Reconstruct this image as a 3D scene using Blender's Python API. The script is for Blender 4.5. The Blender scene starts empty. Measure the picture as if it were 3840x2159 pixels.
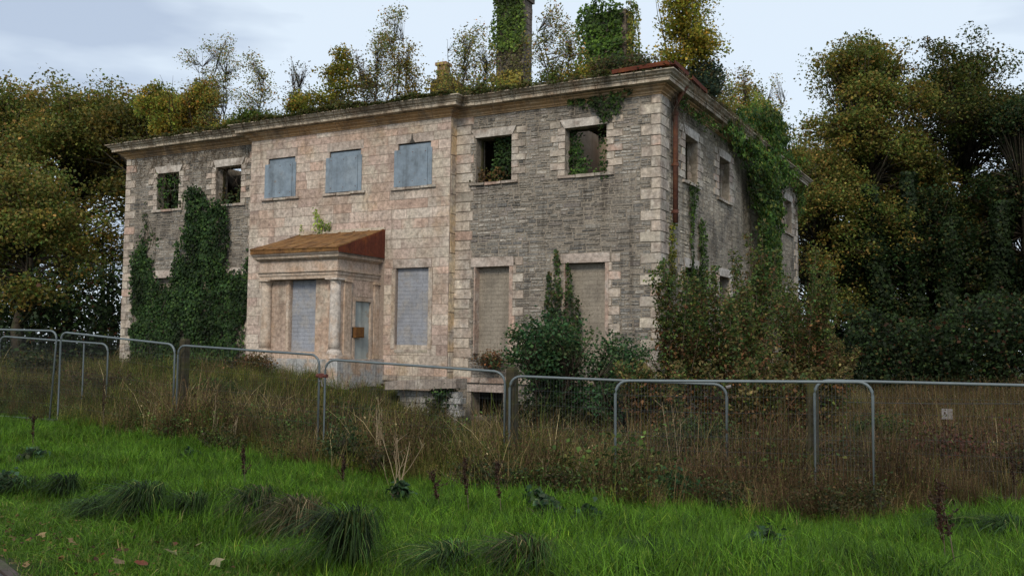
import bpy, math, random
import numpy as np
from mathutils import Vector, Matrix
random.seed(7); RNG=np.random.default_rng(11)
SC=bpy.context.scene; COL=SC.collection
# ------------------------------------------------------------------ camera
F_PX,YAW,PITCH,ROLL=3532.86,0.498522,0.0632807,0.0120126
CAM=np.array([8.1035,-22.7158,-0.0699])
def cam_axes():
    cy,sy=math.cos(YAW),math.sin(YAW); cp,sp=math.cos(PITCH),math.sin(PITCH)
    f=np.array([-sy*cp,cy*cp,sp]); r=np.array([cy,sy,0.]); u=np.cross(r,f)
    c,s=math.cos(ROLL),math.sin(ROLL)
    return c*r+s*u,-s*r+c*u,f
RR,UU,FF=cam_axes()
cd=bpy.data.cameras.new('camera'); cam=bpy.data.objects.new('camera',cd); COL.objects.link(cam)
cd.sensor_width=36; cd.lens=F_PX/3840*36; cd.clip_start=0.1; cd.clip_end=2000
M=Matrix.Identity(4)
for i in range(3):
    M[i][0]=RR[i]; M[i][1]=UU[i]; M[i][2]=-FF[i]; M[i][3]=CAM[i]
cam.matrix_world=M; SC.camera=cam
# ------------------------------------------------------------------ sky and sun
SUN_EL,SUN_AZ=math.radians(38),math.radians(163)      # azimuth clockwise from +Y
w=bpy.data.worlds.new('World'); SC.world=w; w.use_nodes=True
nt=w.node_tree; nt.nodes.clear()
def N(t,**k):
    n=nt.nodes.new(t)
    for a,b in k.items(): setattr(n,a,b)
    return n
out=N('ShaderNodeOutputWorld'); bg=N('ShaderNodeBackground'); bg.inputs[1].default_value=0.1
sky=N('ShaderNodeTexSky',sky_type='NISHITA'); sky.sun_disc=False; sky.sun_elevation=SUN_EL; sky.sun_rotation=SUN_AZ
tc=N('ShaderNodeTexCoord'); mp=N('ShaderNodeMapping'); mp.inputs['Scale'].default_value=(1.1,1.1,4.2); mp.inputs['Location'].default_value=(5.5,2.3,1.2)
nz=N('ShaderNodeTexNoise'); nz.inputs['Scale'].default_value=2.2; nz.inputs['Detail'].default_value=5; nz.inputs['Roughness'].default_value=.5
cr=N('ShaderNodeValToRGB'); e=cr.color_ramp.elements
e[0].position=.36; e[0].color=(4.1,4.8,5.9,1); e[1].position=.50; e[1].color=(6.3,7.1,7.9,1)
mx=N('ShaderNodeMix',data_type='RGBA'); mx.inputs[0].default_value=.86
L=nt.links.new
L(tc.outputs['Generated'],mp.inputs[0]); L(mp.outputs[0],nz.inputs[0]); L(nz.outputs[0],cr.inputs[0])
L(sky.outputs[0],mx.inputs[6]); L(cr.outputs[0],mx.inputs[7]); L(mx.outputs[2],bg.inputs[0]); L(bg.outputs[0],out.inputs[0])
sd=bpy.data.lights.new('sun','SUN'); sd.energy=1.5; sd.angle=math.radians(16); sd.color=(1,.89,.72)
so=bpy.data.objects.new('sun',sd); COL.objects.link(so)
dv=Vector((math.sin(SUN_AZ)*math.cos(SUN_EL),math.cos(SUN_AZ)*math.cos(SUN_EL),math.sin(SUN_EL)))
so.rotation_euler=dv.to_track_quat('Z','Y').to_euler()
SC.view_settings.view_transform='Standard'; SC.view_settings.look='None'; SC.view_settings.exposure=.40; SC.view_settings.gamma=1
SC.view_settings.use_curve_mapping=False
SC.cycles.max_bounces=5; SC.cycles.diffuse_bounces=3; SC.cycles.transmission_bounces=3; SC.cycles.transparent_max_bounces=4

# ------------------------------------------------------------------ materials
def mat(name,col=(.3,.3,.3),rough=.9,attr=False,blotch=None,bscale=.8,fine=.35,fscale=14,streak=0,bump=.35,metal=0,spec=.25,transl=0,rand=0,
        extra=None,escale=.5,eth=(.55,.7),stainz=None):
    m=bpy.data.materials.new(name); m.use_nodes=True; t=m.node_tree; t.nodes.clear(); l=t.links.new
    def n(ty,**k):
        x=t.nodes.new(ty)
        for a,b in k.items(): setattr(x,a,b)
        return x
    o=n('ShaderNodeOutputMaterial'); b=n('ShaderNodeBsdfPrincipled'); b.inputs['Roughness'].default_value=rough; b.inputs['Metallic'].default_value=metal
    b.inputs['Specular IOR Level'].default_value=spec
    geo=n('ShaderNodeNewGeometry'); P=geo.outputs['Position']
    def noise(sc,det=4,vec=None,ro=.6):
        x=n('ShaderNodeTexNoise'); x.inputs['Scale'].default_value=sc; x.inputs['Detail'].default_value=det; x.inputs['Roughness'].default_value=ro
        l(vec if vec is not None else P,x.inputs['Vector']); return x.outputs[0]
    def mixc(a,bc,fac,mode='MIX'):
        x=n('ShaderNodeMix',data_type='RGBA',blend_type=mode)
        for s,v in ((6,a),(7,bc)):
            if isinstance(v,tuple): x.inputs[s].default_value=(*v,1)
            else: l(v,x.inputs[s])
        if isinstance(fac,(int,float)): x.inputs[0].default_value=fac
        else: l(fac,x.inputs[0])
        return x.outputs[2]
    def ramp(v,a,c):
        x=n('ShaderNodeMapRange'); x.inputs[1].default_value=a; x.inputs[2].default_value=c; l(v,x.inputs[0]); return x.outputs[0]
    c=col
    if attr:
        a=n('ShaderNodeAttribute'); a.attribute_name='col'; c=a.outputs['Color']
    if blotch:
        for k,bc in enumerate(blotch):
            mp=n('ShaderNodeVectorMath',operation='ADD'); l(P,mp.inputs[0]); mp.inputs[1].default_value=(k*7.3,k*3.1,k*5.7)
            c=mixc(c,bc,ramp(noise(bscale*(1+.5*k),5,mp.outputs[0]),.48,.66))
    if extra:
        c=mixc(c,extra,ramp(noise(escale,6,ro=.65),*eth))
    if streak:
        sm=n('ShaderNodeVectorMath',operation='MULTIPLY'); l(P,sm.inputs[0]); sm.inputs[1].default_value=(3.5,3.5,.28)
        c=mixc(c,(.25,.22,.19),ramp(noise(1,4,sm.outputs[0]),.5,.78),'MULTIPLY') if streak>=1 else mixc(c,mixc(c,(.3,.27,.24),1.0,'MULTIPLY'),ramp(noise(1,4,sm.outputs[0]),.52,.52+.3/streak))
    if fine:
        f=ramp(noise(fscale,5,ro=.7),.3,.7)
        x=n('ShaderNodeMapRange'); x.inputs[3].default_value=1-fine; x.inputs[4].default_value=1+fine*.8; l(f,x.inputs[0])
        cc=n('ShaderNodeVectorMath',operation='SCALE')
        if isinstance(c,tuple): cc.inputs[0].default_value=c
        else: l(c,cc.inputs[0])
        l(x.outputs[0],cc.inputs['Scale']); c=cc.outputs[0]
    if rand:
        oi=n('ShaderNodeObjectInfo'); hs=n('ShaderNodeHueSaturation')
        x=n('ShaderNodeMapRange'); x.inputs[3].default_value=1-rand; x.inputs[4].default_value=1+rand; l(oi.outputs['Random'],x.inputs[0]); l(x.outputs[0],hs.inputs['Value'])
        if isinstance(c,tuple): hs.inputs['Color'].default_value=(*c,1)
        else: l(c,hs.inputs['Color'])
        c=hs.outputs[0]
    if isinstance(c,tuple): b.inputs['Base Color'].default_value=(*c,1)
    else: l(c,b.inputs['Base Color'])
    if bump:
        bn=n('ShaderNodeBump'); bn.inputs['Strength'].default_value=bump; bn.inputs['Distance'].default_value=.02
        l(noise(fscale*1.3,5,ro=.7),bn.inputs['Height']); l(bn.outputs[0],b.inputs['Normal'])
    if transl:
        tr=n('ShaderNodeBsdfTranslucent'); ms=n('ShaderNodeMixShader'); ms.inputs[0].default_value=transl
        if isinstance(c,tuple): tr.inputs[0].default_value=(*c,1)
        else: l(c,tr.inputs[0])
        l(b.outputs[0],ms.inputs[1]); l(tr.outputs[0],ms.inputs[2]); l(ms.outputs[0],o.inputs[0])
    else: l(b.outputs[0],o.inputs[0])
    return m
M_ash=mat('ashlar',attr=True,blotch=[(.40,.30,.235),(.53,.46,.38)],bscale=.8,fine=.5,fscale=9,extra=(.40,.25,.12),escale=.6,eth=(.58,.8),streak=.7,bump=.9)
M_quoin=mat('quoin stone',attr=True,blotch=[(.50,.45,.40),(.32,.26,.22)],bscale=1.5,fine=.42,fscale=11,streak=.7,bump=.9)
M_rub=mat('rubble stone',attr=True,fine=.6,fscale=17,blotch=[(.29,.255,.21),(.16,.142,.122)],bscale=.55,streak=1.0,bump=1.0,extra=(.15,.12,.10),escale=.5,eth=(.56,.75))
M_mort=mat('old mortar',(.29,.25,.205),fine=.5,fscale=18,blotch=[(.22,.19,.16)],bscale=.7,bump=.8,streak=.6)
M_ashcore=mat('ashlar joint mortar',(.30,.24,.20),fine=.3,bump=.4)
M_side=mat('weathered render',(.36,.31,.25),fine=.45,fscale=9,blotch=[(.34,.30,.24),(.17,.14,.10)],bscale=.8,streak=.9,bump=1.0)
M_brickg=mat('painted brick infill',(.31,.325,.37),fine=.22,fscale=16,rand=.035,blotch=[(.25,.26,.29),(.33,.32,.32)],bscale=2,bump=.5,streak=.6)
M_brickb=mat('bare block infill',(.30,.262,.215),fine=.3,fscale=16,rand=.04,blotch=[(.23,.20,.165)],bscale=2,bump=.4,streak=.4)
M_board=mat('blue grey steel board',(.22,.275,.335),rough=.6,fine=.2,fscale=7,blotch=[(.26,.31,.36),(.17,.21,.25)],bscale=1.6,bump=.25,streak=.7,extra=(.20,.13,.08),escale=3.2,eth=(.64,.76))
M_corn=mat('cornice stone',(.52,.45,.36),fine=.4,fscale=14,blotch=[(.42,.31,.22),(.24,.19,.14)],bscale=1.6,rand=.12,streak=.8,bump=.7)
M_bed=mat('bed mould stone',(.50,.31,.16),fine=.3,fscale=14,blotch=[(.52,.38,.25),(.27,.19,.13)],bscale=1.2,rand=.12,streak=.6,bump=.6)
M_rust=mat('rusted sheet roof',(.20,.098,.035),rough=.9,fine=.45,fscale=8,blotch=[(.25,.135,.05),(.11,.055,.025)],bscale=2.2,bump=.9,extra=(.12,.11,.05),escale=2.5,eth=(.6,.75))
M_rustred=mat('red rusted sheet',(.12,.032,.018),rough=.8,fine=.3,fscale=12,blotch=[(.20,.06,.02)],bscale=2,bump=.3,streak=.8)
M_pipe=mat('rusty iron',(.12,.05,.035),rough=.8,fine=.3,blotch=[(.18,.075,.04)],bscale=3,bump=.3)
M_rustbox=mat('orange rust',(.17,.08,.025),rough=.85,fine=.4,fscale=20,blotch=[(.10,.045,.02)],bscale=5,bump=.3)
M_door=mat('pale steel door',(.34,.39,.39),rough=.6,fine=.12,fscale=6,streak=.8,blotch=[(.40,.43,.42)],bscale=1.5,extra=(.28,.16,.06),escale=2.4,eth=(.56,.7),bump=.1)
M_chim=mat('chimney stone',(.19,.16,.135),fine=.4,fscale=12,blotch=[(.13,.105,.085)],bscale=1.2,bump=.7,streak=.8)
M_dkst=mat('dark stone infill',(.075,.068,.06),fine=.5,fscale=14,bump=.6)
M_plast=mat('stained plaster',(.42,.34,.27),fine=.2,fscale=8,blotch=[(.28,.21,.16)],bscale=1,streak=.8,bump=.3)
M_roof=mat('mossy roof',(.05,.06,.018),fine=.5,fscale=8,blotch=[(.10,.075,.03)],bscale=1.5,bump=.8)
M_galv=mat('galvanised tube',(.125,.15,.16),rough=.55,metal=.2,fine=.15,fscale=6,bump=0,spec=.5,rand=.12)
M_wire=mat('galvanised wire',(.055,.062,.066),rough=.7,metal=.0,fine=0,bump=0)
M_clip=mat('coupler',(.12,.04,.03),rough=.7,fine=.3,bump=0)
M_wood=mat('mossy post',(.045,.038,.022),fine=.4,fscale=15,blotch=[(.055,.055,.016)],bscale=4,bump=.6)
M_bark=mat('bark',(.07,.055,.04),fine=.5,fscale=9,blotch=[(.045,.06,.025)],bscale=1.5,bump=.8)
M_twig=mat('twig',(.11,.085,.06),fine=.2,bump=0)
M_leaf=mat('foliage',attr=True,rough=.6,fine=.12,fscale=3,bump=0,transl=.42,spec=.25)
M_leafb=mat('thin backlit foliage',attr=True,rough=.6,fine=.12,fscale=3,bump=0,transl=.55,spec=.2)
M_grass=mat('grass blades',attr=True,rough=.6,fine=.58,fscale=1.1,bump=0,transl=.3,rand=.28,spec=.2)
M_weed=mat('weeds',attr=True,rough=.8,fine=.6,fscale=1.1,bump=0,transl=.3,rand=.55,spec=.1)
M_ground=mat('soil and turf',(.030,.040,.012),fine=.5,fscale=5,blotch=[(.035,.028,.014)],bscale=.5,bump=.6)
M_asph=mat('asphalt',(.055,.053,.058),rough=.85,fine=.35,fscale=60,blotch=[(.04,.038,.04)],bscale=2,bump=.5)
M_kerb=mat('path edging',(.075,.058,.052),fine=.3,fscale=20,bump=.4,blotch=[(.06,.07,.03)],bscale=3)
M_plate=mat('pale notice plate',(.22,.205,.20),fine=.15,bump=0)
M_stoneC=mat('column stone',attr=True,blotch=[(.56,.47,.39),(.47,.34,.25)],bscale=1.6,fine=.4,fscale=12,streak=.8,bump=.6)

# ------------------------------------------------------------------ helpers
def tag(o,label=None,cat=None,group=None,kind=None):
    if label: o['label']=label
    if cat: o['category']=cat
    if group: o['group']=group
    if kind: o['kind']=kind
    return o
def empty(name,loc,label,cat,group=None):
    o=bpy.data.objects.new(name,None); o.empty_display_size=.2; o.location=loc; COL.objects.link(o); return tag(o,label,cat,group)
def link(o,parent=None):
    COL.objects.link(o)
    if parent is not None:
        o.parent=parent; o.matrix_parent_inverse=Matrix.Translation(-world_loc(parent))
    return o
def world_loc(o):
    v=Vector(o.location)
    if o.parent is not None and o.parent.type=='EMPTY' : return v
    return v
class MB:
    def __init__(s): s.v=[];s.f=[];s.c=[]
    def add(s,vs,fs,col=None):
        b=len(s.v); s.v+= [tuple(map(float,x)) for x in vs]; s.f+=[tuple(b+i for i in f) for f in fs]
        s.c+=[col or (.4,.4,.4)]*len(fs)
    def box(s,a,b,col=None):
        x0,y0,z0=a;x1,y1,z1=b
        s.add([(x0,y0,z0),(x1,y0,z0),(x1,y1,z0),(x0,y1,z0),(x0,y0,z1),(x1,y0,z1),(x1,y1,z1),(x0,y1,z1)],
              [(0,3,2,1),(4,5,6,7),(0,1,5,4),(1,2,6,5),(2,3,7,6),(3,0,4,7)],col)
    def tube(s,pts,r,n=6,col=None,r2=None,closed=False):
        pts=[np.array(p,float) for p in pts]; k=len(pts); rings=[]
        up=np.array([0,0,1.])
        for i,p in enumerate(pts):
            d=(pts[(i+1)%k] if (closed or i<k-1) else p)-(pts[i-1] if (closed or i>0) else p); d/=np.linalg.norm(d)+1e-9
            a=np.cross(d,up); 
            if np.linalg.norm(a)<.15: a=np.cross(d,np.array([0.3,1,0]))
            a/=np.linalg.norm(a); b=np.cross(a,d)
            rr=r if r2 is None else r+(r2-r)*i/(k-1)
            rings.append([p+rr*(math.cos(t)*a+math.sin(t)*b) for t in [2*math.pi*j/n for j in range(n)]])
        vs=[v for R in rings for v in R]; fs=[]
        for i in range(k if closed else k-1):
            i2=(i+1)%k
            for j in range(n): fs.append((i*n+j,i*n+(j+1)%n,i2*n+(j+1)%n,i2*n+j))
        if not closed: fs+= [tuple(range(n))[::-1],tuple((k-1)*n+j for j in range(n))]
        s.add(vs,fs,col)
    def lathe(s,c,prof,n=20,col=None):
        vs=[];fs=[]
        for (r,z) in prof:
            for j in range(n):
                t=2*math.pi*j/n; vs.append((c[0]+r*math.cos(t),c[1]+r*math.sin(t),z))
        k=len(prof)
        for i in range(k-1):
            for j in range(n): fs.append((i*n+j,i*n+(j+1)%n,(i+1)*n+(j+1)%n,(i+1)*n+j))
        fs+=[tuple(range(n))[::-1],tuple((k-1)*n+j for j in range(n))]
        s.add(vs,fs,col)
    def build(s,name,m,parent=None,smooth=False,**k):
        me=bpy.data.meshes.new(name); me.from_pydata(s.v,[],s.f)
        a=me.attributes.new('col','FLOAT_COLOR','FACE')
        c=np.ones((len(s.f),4),np.float32); c[:,:3]=np.array(s.c,np.float32).reshape(-1,3); a.data.foreach_set('color',c.ravel())
        me.materials.append(m)
        if smooth: me.polygons.foreach_set('use_smooth',[True]*len(me.polygons))
        o=bpy.data.objects.new(name,me); link(o,parent); return tag(o,**k)
def quads_mesh(name,V,C,m,parent=None,link_it=True,**k):
    """V (n,4,3) quads, C (n,3) colours"""
    n=len(V); me=bpy.data.meshes.new(name)
    me.vertices.add(4*n); me.vertices.foreach_set('co',np.ascontiguousarray(V,np.float32).ravel())
    me.loops.add(4*n); me.loops.foreach_set('vertex_index',np.arange(4*n,dtype=np.int32))
    me.polygons.add(n); me.polygons.foreach_set('loop_start',np.arange(0,4*n,4,dtype=np.int32)); me.polygons.foreach_set('loop_total',np.full(n,4,np.int32))
    me.update(calc_edges=True)
    a=me.attributes.new('col','FLOAT_COLOR','FACE'); c=np.ones((n,4),np.float32); c[:,:3]=C; a.data.foreach_set('color',c.ravel())
    me.materials.append(m)
    o=bpy.data.objects.new(name,me)
    if link_it: link(o,parent)
    return tag(o,**k)
def unit(a): return a/(np.linalg.norm(a,axis=-1,keepdims=True)+1e-9)
def leaves(P,Nrm,Dn,size,asp=.75,rng=RNG):
    """leaf quads: centre P, normal, long direction, size array"""
    D=unit(Dn-(Dn*Nrm).sum(1,keepdims=True)*Nrm); T=np.cross(Nrm,D); s=size[:,None]
    b=P-D*s*.5; t=P+D*s*.5; c=.12*s*Nrm
    return np.stack([b,P+T*s*asp*.5-D*s*.08+c,t-c,P-T*s*asp*.5-D*s*.08+c],1)
def vnoise(P,sc,seed=0):
    P=P*sc; s=np.zeros(len(P)); r=np.random.default_rng(seed)
    for k in range(5):
        d=r.normal(size=3)*(1+.6*k); s+=np.sin(P@d+r.uniform(0,6.3))/(1+.4*k)
    return s/2.2
def palette(n,pal,wts,var=.25,rng=RNG):
    pal=np.array(pal); i=rng.choice(len(pal),n,p=np.array(wts)/sum(wts))
    return pal[i]*np.exp(rng.normal(0,var,(n,1)))

# ------------------------------------------------------------------ terrain
TP=np.array([(1.38,-18.27,-1.85),(4.8,-16.6,-1.80),(8.1,-15,-1.76),(8.1,-22.7,-1.68),(.56,-11.06,-2.1),(5.9,-10.06,-2.3),(-7.55,-10,-1.85),(-10.6,-10.5,-1.78),
 (2.87,-10.6,-2.2),(7.67,-7.42,-2.2),(-3.4,-10,-2.0),(-10.2,-9.5,-1.76),(-6.5,-9.55,-1.93),(-2.75,-9.7,-2.1),(.6,-9.1,-2.32),(4,-8.3,-2.45),(6.2,-8.6,-2.4),
 (-20,-.5,-1.15),(-17,-1,-1.1),(-14.3,-.5,-1.05),(-12.5,-3,-1.1),(-10,-3.2,-.95),(-11,-2.4,-.85),(-9,-3,-1.0),(-7.6,-1.2,-1.15),(-7.2,-3.2,-1.7),(-6.2,-2.2,-2.1),(-5.2,-1,-2.5),(-4,-1.5,-2.6),(-4.5,-4,-2.45),(-6,-5,-2.2),(-2,-5.5,-2.45),(-1,-1,-2.7),
 (2,0,-2.6),(2,8,-2.4),(2,16,-2.1),(-10,-6,-1.55),(-16,-5,-1.4),(10,0,-2.4),(20,10,-2),(30,20,-2),(-30,0,-1.3),(-30,20,-1.2),(-10,30,-1.5),(20,-10,-1.9),(-20,-20,-1.8),
 (15,-25,-1.6),(-5,-18,-1.9),(-40,-20,-1.8),(0,-28,-1.7),(-3,-14,-1.95),(3,-13,-2.02),(7,-11,-2.1),(60,0,-2),(0,80,-2),(-80,0,-1.5),(0,-80,-1.7)])
def H(x,y):
    x=np.asarray(x,float);y=np.asarray(y,float)
    d=((x[...,None]-TP[:,0])**2+(y[...,None]-TP[:,1])**2)+.6
    wt=d**-1.7; h=(wt*TP[:,2]).sum(-1)/wt.sum(-1)
    return h+.03*np.sin(x*1.9+y*.7)+.025*np.sin(y*2.3-x*1.1)
def Hs(x,y): return float(H(x,y))
def axis(a,b,st,far):
    c=list(np.arange(a,b+st,st)); k=st
    lo,hi=[],[]; v=c[0]
    while v>-far: k*=1.35; v-=k; lo.append(v)
    k=st; v=c[-1]
    while v<far: k*=1.35; v+=k; hi.append(v)
    return np.array(lo[::-1]+c+hi)
gx,gy=axis(-26,16,.4,700),axis(-24,12,.4,700)
X,Y=np.meshgrid(gx,gy); Z=H(X,Y); nx,ny=len(gx),len(gy)
me=bpy.data.meshes.new('ground'); I=np.arange(nx*ny).reshape(ny,nx)
F=np.stack([I[:-1,:-1],I[:-1,1:],I[1:,1:],I[1:,:-1]],-1).reshape(-1,4)
me.from_pydata(np.stack([X,Y,Z],-1).reshape(-1,3).tolist(),[],F.tolist()); me.materials.append(M_ground)
me.polygons.foreach_set('use_smooth',[True]*len(me.polygons))
g=bpy.data.objects.new('ground',me); link(g); tag(g,kind='structure')
# path in the lower left corner: edge line through (0.57,-17.74) and (1.5,-17.98), running on in front of the camera
pe=np.array([.2,-17.75]); pd_=unit(np.array([[.93,-.30]]))[0]; pn=np.array([pd_[1],-pd_[0]])     # pn points towards the camera side
if pn@(np.array([8.,-22.7])-pe)<0: pn=-pn
def path_side(x,y): return (np.asarray(x)-pe[0])*pn[0]+(np.asarray(y)-pe[1])*pn[1]
mb=MB(); mk=MB(); S_=np.arange(-14,9,.5)
def strip(mbx,o0,o1,dz,thick=0):
    vs=[];fs=[]
    for s in S_:
        for o in (o0,o1):
            p=pe+pd_*s+pn*o; vs.append((p[0],p[1],Hs(p[0],p[1])+dz))
    for i in range(len(S_)-1): fs.append((2*i,2*i+1,2*i+3,2*i+2))
    if thick:
        b=len(vs); vs+=[(x,y,z-thick) for x,y,z in vs]
        for i in range(len(S_)-1): fs+=[(2*i,2*i+2,b+2*i+2,b+2*i),(2*i+1,b+2*i+1,b+2*i+3,2*i+3)]
    mbx.add(vs,fs)
strip(mb,.12,2.6,.03); mb.build('path',M_asph,kind='structure')
strip(mk,.02,.10,.035,.12); mk.build('kerb',M_kerb,kind='structure')

# ------------------------------------------------------------------ the house
HOUSE=empty('derelict_house',(-10,8,-1),'two storey derelict stone country house with boarded windows, ivy and trees growing from its roof','house')
ZB=-3.2; ZW=6.52; LX=-20.; DY=16.56; BA,BB,BP=-13.735,-6.128,.311
class Pl:      # a wall plane: u along, n outwards
    def __init__(s,O,U,Nn): s.O=np.array(O,float);s.U=np.array(U,float);s.N=np.array(Nn,float)
    def p(s,u,z,n): return s.O+s.U*u+s.N*n+np.array([0,0,z])
FR=Pl((0,0,0),(1,0,0),(0,-1,0)); BAY=Pl((0,-BP,0),(1,0,0),(0,-1,0)); SD=Pl((0,0,0),(0,1,0),(1,0,0)); RET=Pl((BB,0,0),(0,1,0),(1,0,0))
def pbox(mb,pl,u0,u1,z0,z1,n0,n1,col=None):
    P=[pl.p(u,z,n) for n in (n0,n1) for z in (z0,z1) for u in (u0,u1)]
    mb.add(P,[(0,2,3,1),(4,5,7,6),(0,1,5,4),(2,6,7,3),(0,4,6,2),(1,3,7,5)],col)
def stone(mb,pl,u0,u1,z0,z1,n0,n1,ins=.008,jit=.004,col=None):
    j=lambda: random.uniform(-jit,jit)
    P=[pl.p(u,z,n0) for (u,z) in ((u0,z0),(u1,z0),(u1,z1),(u0,z1))]
    Q=[pl.p(u+j(),z+j(),n1+j()*.6) for (u,z) in ((u0+ins,z0+ins),(u1-ins,z0+ins),(u1-ins,z1-ins),(u0+ins,z1-ins))]
    mb.add(P+Q,[(4,5,6,7),(0,1,5,4),(1,2,6,5),(2,3,7,6),(3,0,4,7)],col)
def stone_obj(name,parent,m,*a,col=None,**k):
    mb=MB(); stone(mb,*a,col=col,**k); return mb.build(name,m,parent)
def wall(pl,u0,u1,z0,z1,ops,m,label,t=.5,n1=0,name='wall'):
    us=sorted({u0,u1,*[o[0] for o in ops],*[o[1] for o in ops]}); mb=MB()
    for a,b in zip(us[:-1],us[1:]):
        cut=sorted([(o[2],o[3]) for o in ops if o[0]<=a+1e-6 and o[1]>=b-1e-6]); z=z0
        for c,d in cut:
            if c>z: pbox(mb,pl,a,b,z,c,n1-t,n1)
            z=d
        if z<z1: pbox(mb,pl,a,b,z,z1,n1-t,n1)
    return mb.build(name,m,HOUSE,label=label)
ZT,ZS,LT,LB=5.845,4.56,2.194,-.147
W1,W2,W3,W4,W5,W6,W7=(-18.385,-17.328),(-15.583,-14.448),(-12.989,-11.884),(-10.509,-9.319),(-7.947,-6.805),(-5.47,-4.317),(-2.677,-1.47)
S1,S2,S3=(1.97,3.09),(5.25,6.41),(14.03,15.4)
op=lambda w,a,b:(w[0],w[1],a,b)
wl=wall(FR,LX,BA,ZB,ZW,[op(W1,ZS,ZT),op(W2,ZS,ZT),op(W1,LB,LT),op(W2,LB,LT)],M_mort,'grey rubble wall of the left wing')
wb=wall(BAY,BA,BB,ZB,ZW,[op(W3,ZS,ZT),op(W4,ZS,ZT),op(W5,ZS,ZT),op(W5,LB,LT)],M_ashcore,'pinkish ashlar wall of the projecting centre',t=.8)
wr=wall(FR,BB,0,ZB,ZW,[op(W6,ZS,ZT),op(W7,ZS,ZT),op(W6,LB-.25,LT),op(W7,LB-.25,LT),(-5.53,-4.5,-1.98,-1.31)],M_mort,'grey rubble wall of the right wing')
wsd=wall(SD,.5,DY-.5,ZB,ZW,[op(S1,ZS,ZT),op(S2,ZS,ZT),op(S3,ZS,ZT),op(S1,LB,LT),op(S2,LB,LT),op(S3,LB,LT)],M_side,'weathered side wall facing the shrubs')
bk=Pl((0,DY,0),(1,0,0),(0,1,0)); wall(bk,LX,0,ZB,ZW,[(-16,-14.5,4.5,5.9),(-4,-2.6,4.5,5.9)],M_mort,'rear wall')
ls=Pl((LX,0,0),(0,1,0),(-1,0,0)); wall(ls,.5,DY-.5,ZB,ZW,[],M_mort,'far side wall')
iw=Pl((0,4.2,0),(1,0,0),(0,-1,0)); wall(iw,LX+.5,-.5,ZB,ZW,[(-2.2,-1.2,2.9,5.1)],M_plast,'plastered interior wall',t=.3,name='interior_wall')
iw2=Pl((-3.4,0,0),(0,1,0),(1,0,0)); wall(iw2,.5,3.9,ZB,ZW,[],M_plast,'plastered cross wall',t=.25,name='interior_wall')
fl=MB(); fl.box((LX+.5,.5,2.7),(-.5,DY-.5,2.9)); fl.build('upper_floor',M_plast,HOUSE)
# --- rubble masonry
RUBC=[(.205,.193,.178),(.26,.243,.22),(.305,.285,.255),(.155,.15,.143),(.355,.33,.295),(.255,.225,.205),(.42,.385,.34)]
RUBW=[3,4,4,2,2.2,2,1.2]
def rub_rows(u0,u1,z0,z1,excl,hr=(.042,.125),wr_=(.09,.40)):
    """broken courses: bands are cut into blocks, each block into its own thin rows and stones"""
    def clear(a,b,c,d):
        segs=[(a,b)]; zm=(c+d)/2
        for (ea,eb,ec,ed) in excl:
            if ec<=zm<=ed:
                ns=[]
                for s_,e_ in segs:
                    if eb<=s_ or ea>=e_: ns.append((s_,e_))
                    else:
                        if ea>s_: ns.append((s_,ea))
                        if eb<e_: ns.append((eb,e_))
                segs=ns
        return segs
    z=z0
    while z<z1-.03:
        bh=min(random.uniform(.12,.30),z1-z)
        if z1-z-bh<.05: bh=z1-z
        u=u0
        while u<u1-.01:
            bw=random.uniform(.22,.85)
            if u+bw>u1-.15: bw=u1-u
            zz=z; top=z+bh
            while zz<top-.005:
                h=random.uniform(*hr)
                if top-zz-h<hr[0]*.8: h=top-zz
                for s_,e_ in clear(u,u+bw,zz,zz+h):
                    q=s_
                    while q<e_-.02:
                        wd=random.uniform(*wr_)*(.75+h*5)
                        if q+wd>e_-.06: wd=e_-q
                        if wd>.03: yield q,q+wd,zz,zz+h
                        q+=wd
                zz+=h
            u+=bw
        z+=bh
def rcol(u,z):
    c=np.array(random.choices(RUBC,RUBW)[0])
    k=.5+.5*math.sin(u*1.3+z*2.1+1.5*math.sin(z*.9+u*.5)); k2=.5+.5*math.sin(u*.7-z*1.7)
    return tuple(c*(.72+.5*k)*(1+.12*k2)*math.exp(random.gauss(0,.11)))
def rubble(pl,parent,nbig,*a,**k):
    L_=list(rub_rows(*a,**k)); L_.sort(key=lambda s:-(s[1]-s[0])*(s[3]-s[2])); rest=MB()
    for i,(u0,u1,z0,z1) in enumerate(L_):
        g_=random.uniform(.005,.013); d=random.uniform(.0,.024); g_*=(.8 if pl is not SD else .5); d*=(1 if pl is not SD else .5); A=(pl,u0+g_,u1-g_,z0+g_*.7,z1-g_*.7,-.03,d)
        kw=dict(ins=random.uniform(.008,.018),jit=.009,col=rcol(u0,z0))
        if i<nbig: stone_obj('rubble_stone',parent,M_rub,*A,**kw)
        else: stone(rest,*A,**kw)
    if rest.f: rest.build('rubble_stones',M_rub,parent,kind='stuff')
QC=[(.48,.41,.34),(.53,.47,.39),(.46,.375,.31),(.51,.43,.355),(.47,.335,.27),(.38,.335,.28)]
QW=[4,4,3,3,1.4,1.6]
def qc(v=.1): c=random.choices(QC,QW)[0]; k=math.exp(random.gauss(0,v)); return tuple(x*k for x in c)
HQ=.2755
def quoins(pl,par,u_edge,sgn,zt,zb,short,long_,name='quoin_stone',d=.022,h=HQ,start=0,lap=.0,pal=None):
    z=zt;i=start; ex=[]
    while z>zb+.1:
        wd=(short if i%2==0 else long_)+random.uniform(-.02,.02); a,b=sorted((u_edge-sgn*lap,u_edge+sgn*wd))
        stone_obj(name,par,M_quoin,pl,a+.004,b-.004,z-h+.005,z-.005,-.05,d+random.uniform(-.004,.006),ins=.01,jit=.004,col=random.choice(pal) if pal else qc())
        ex.append((a,b,z-h,z)); z-=h; i+=1
    return ex
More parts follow.
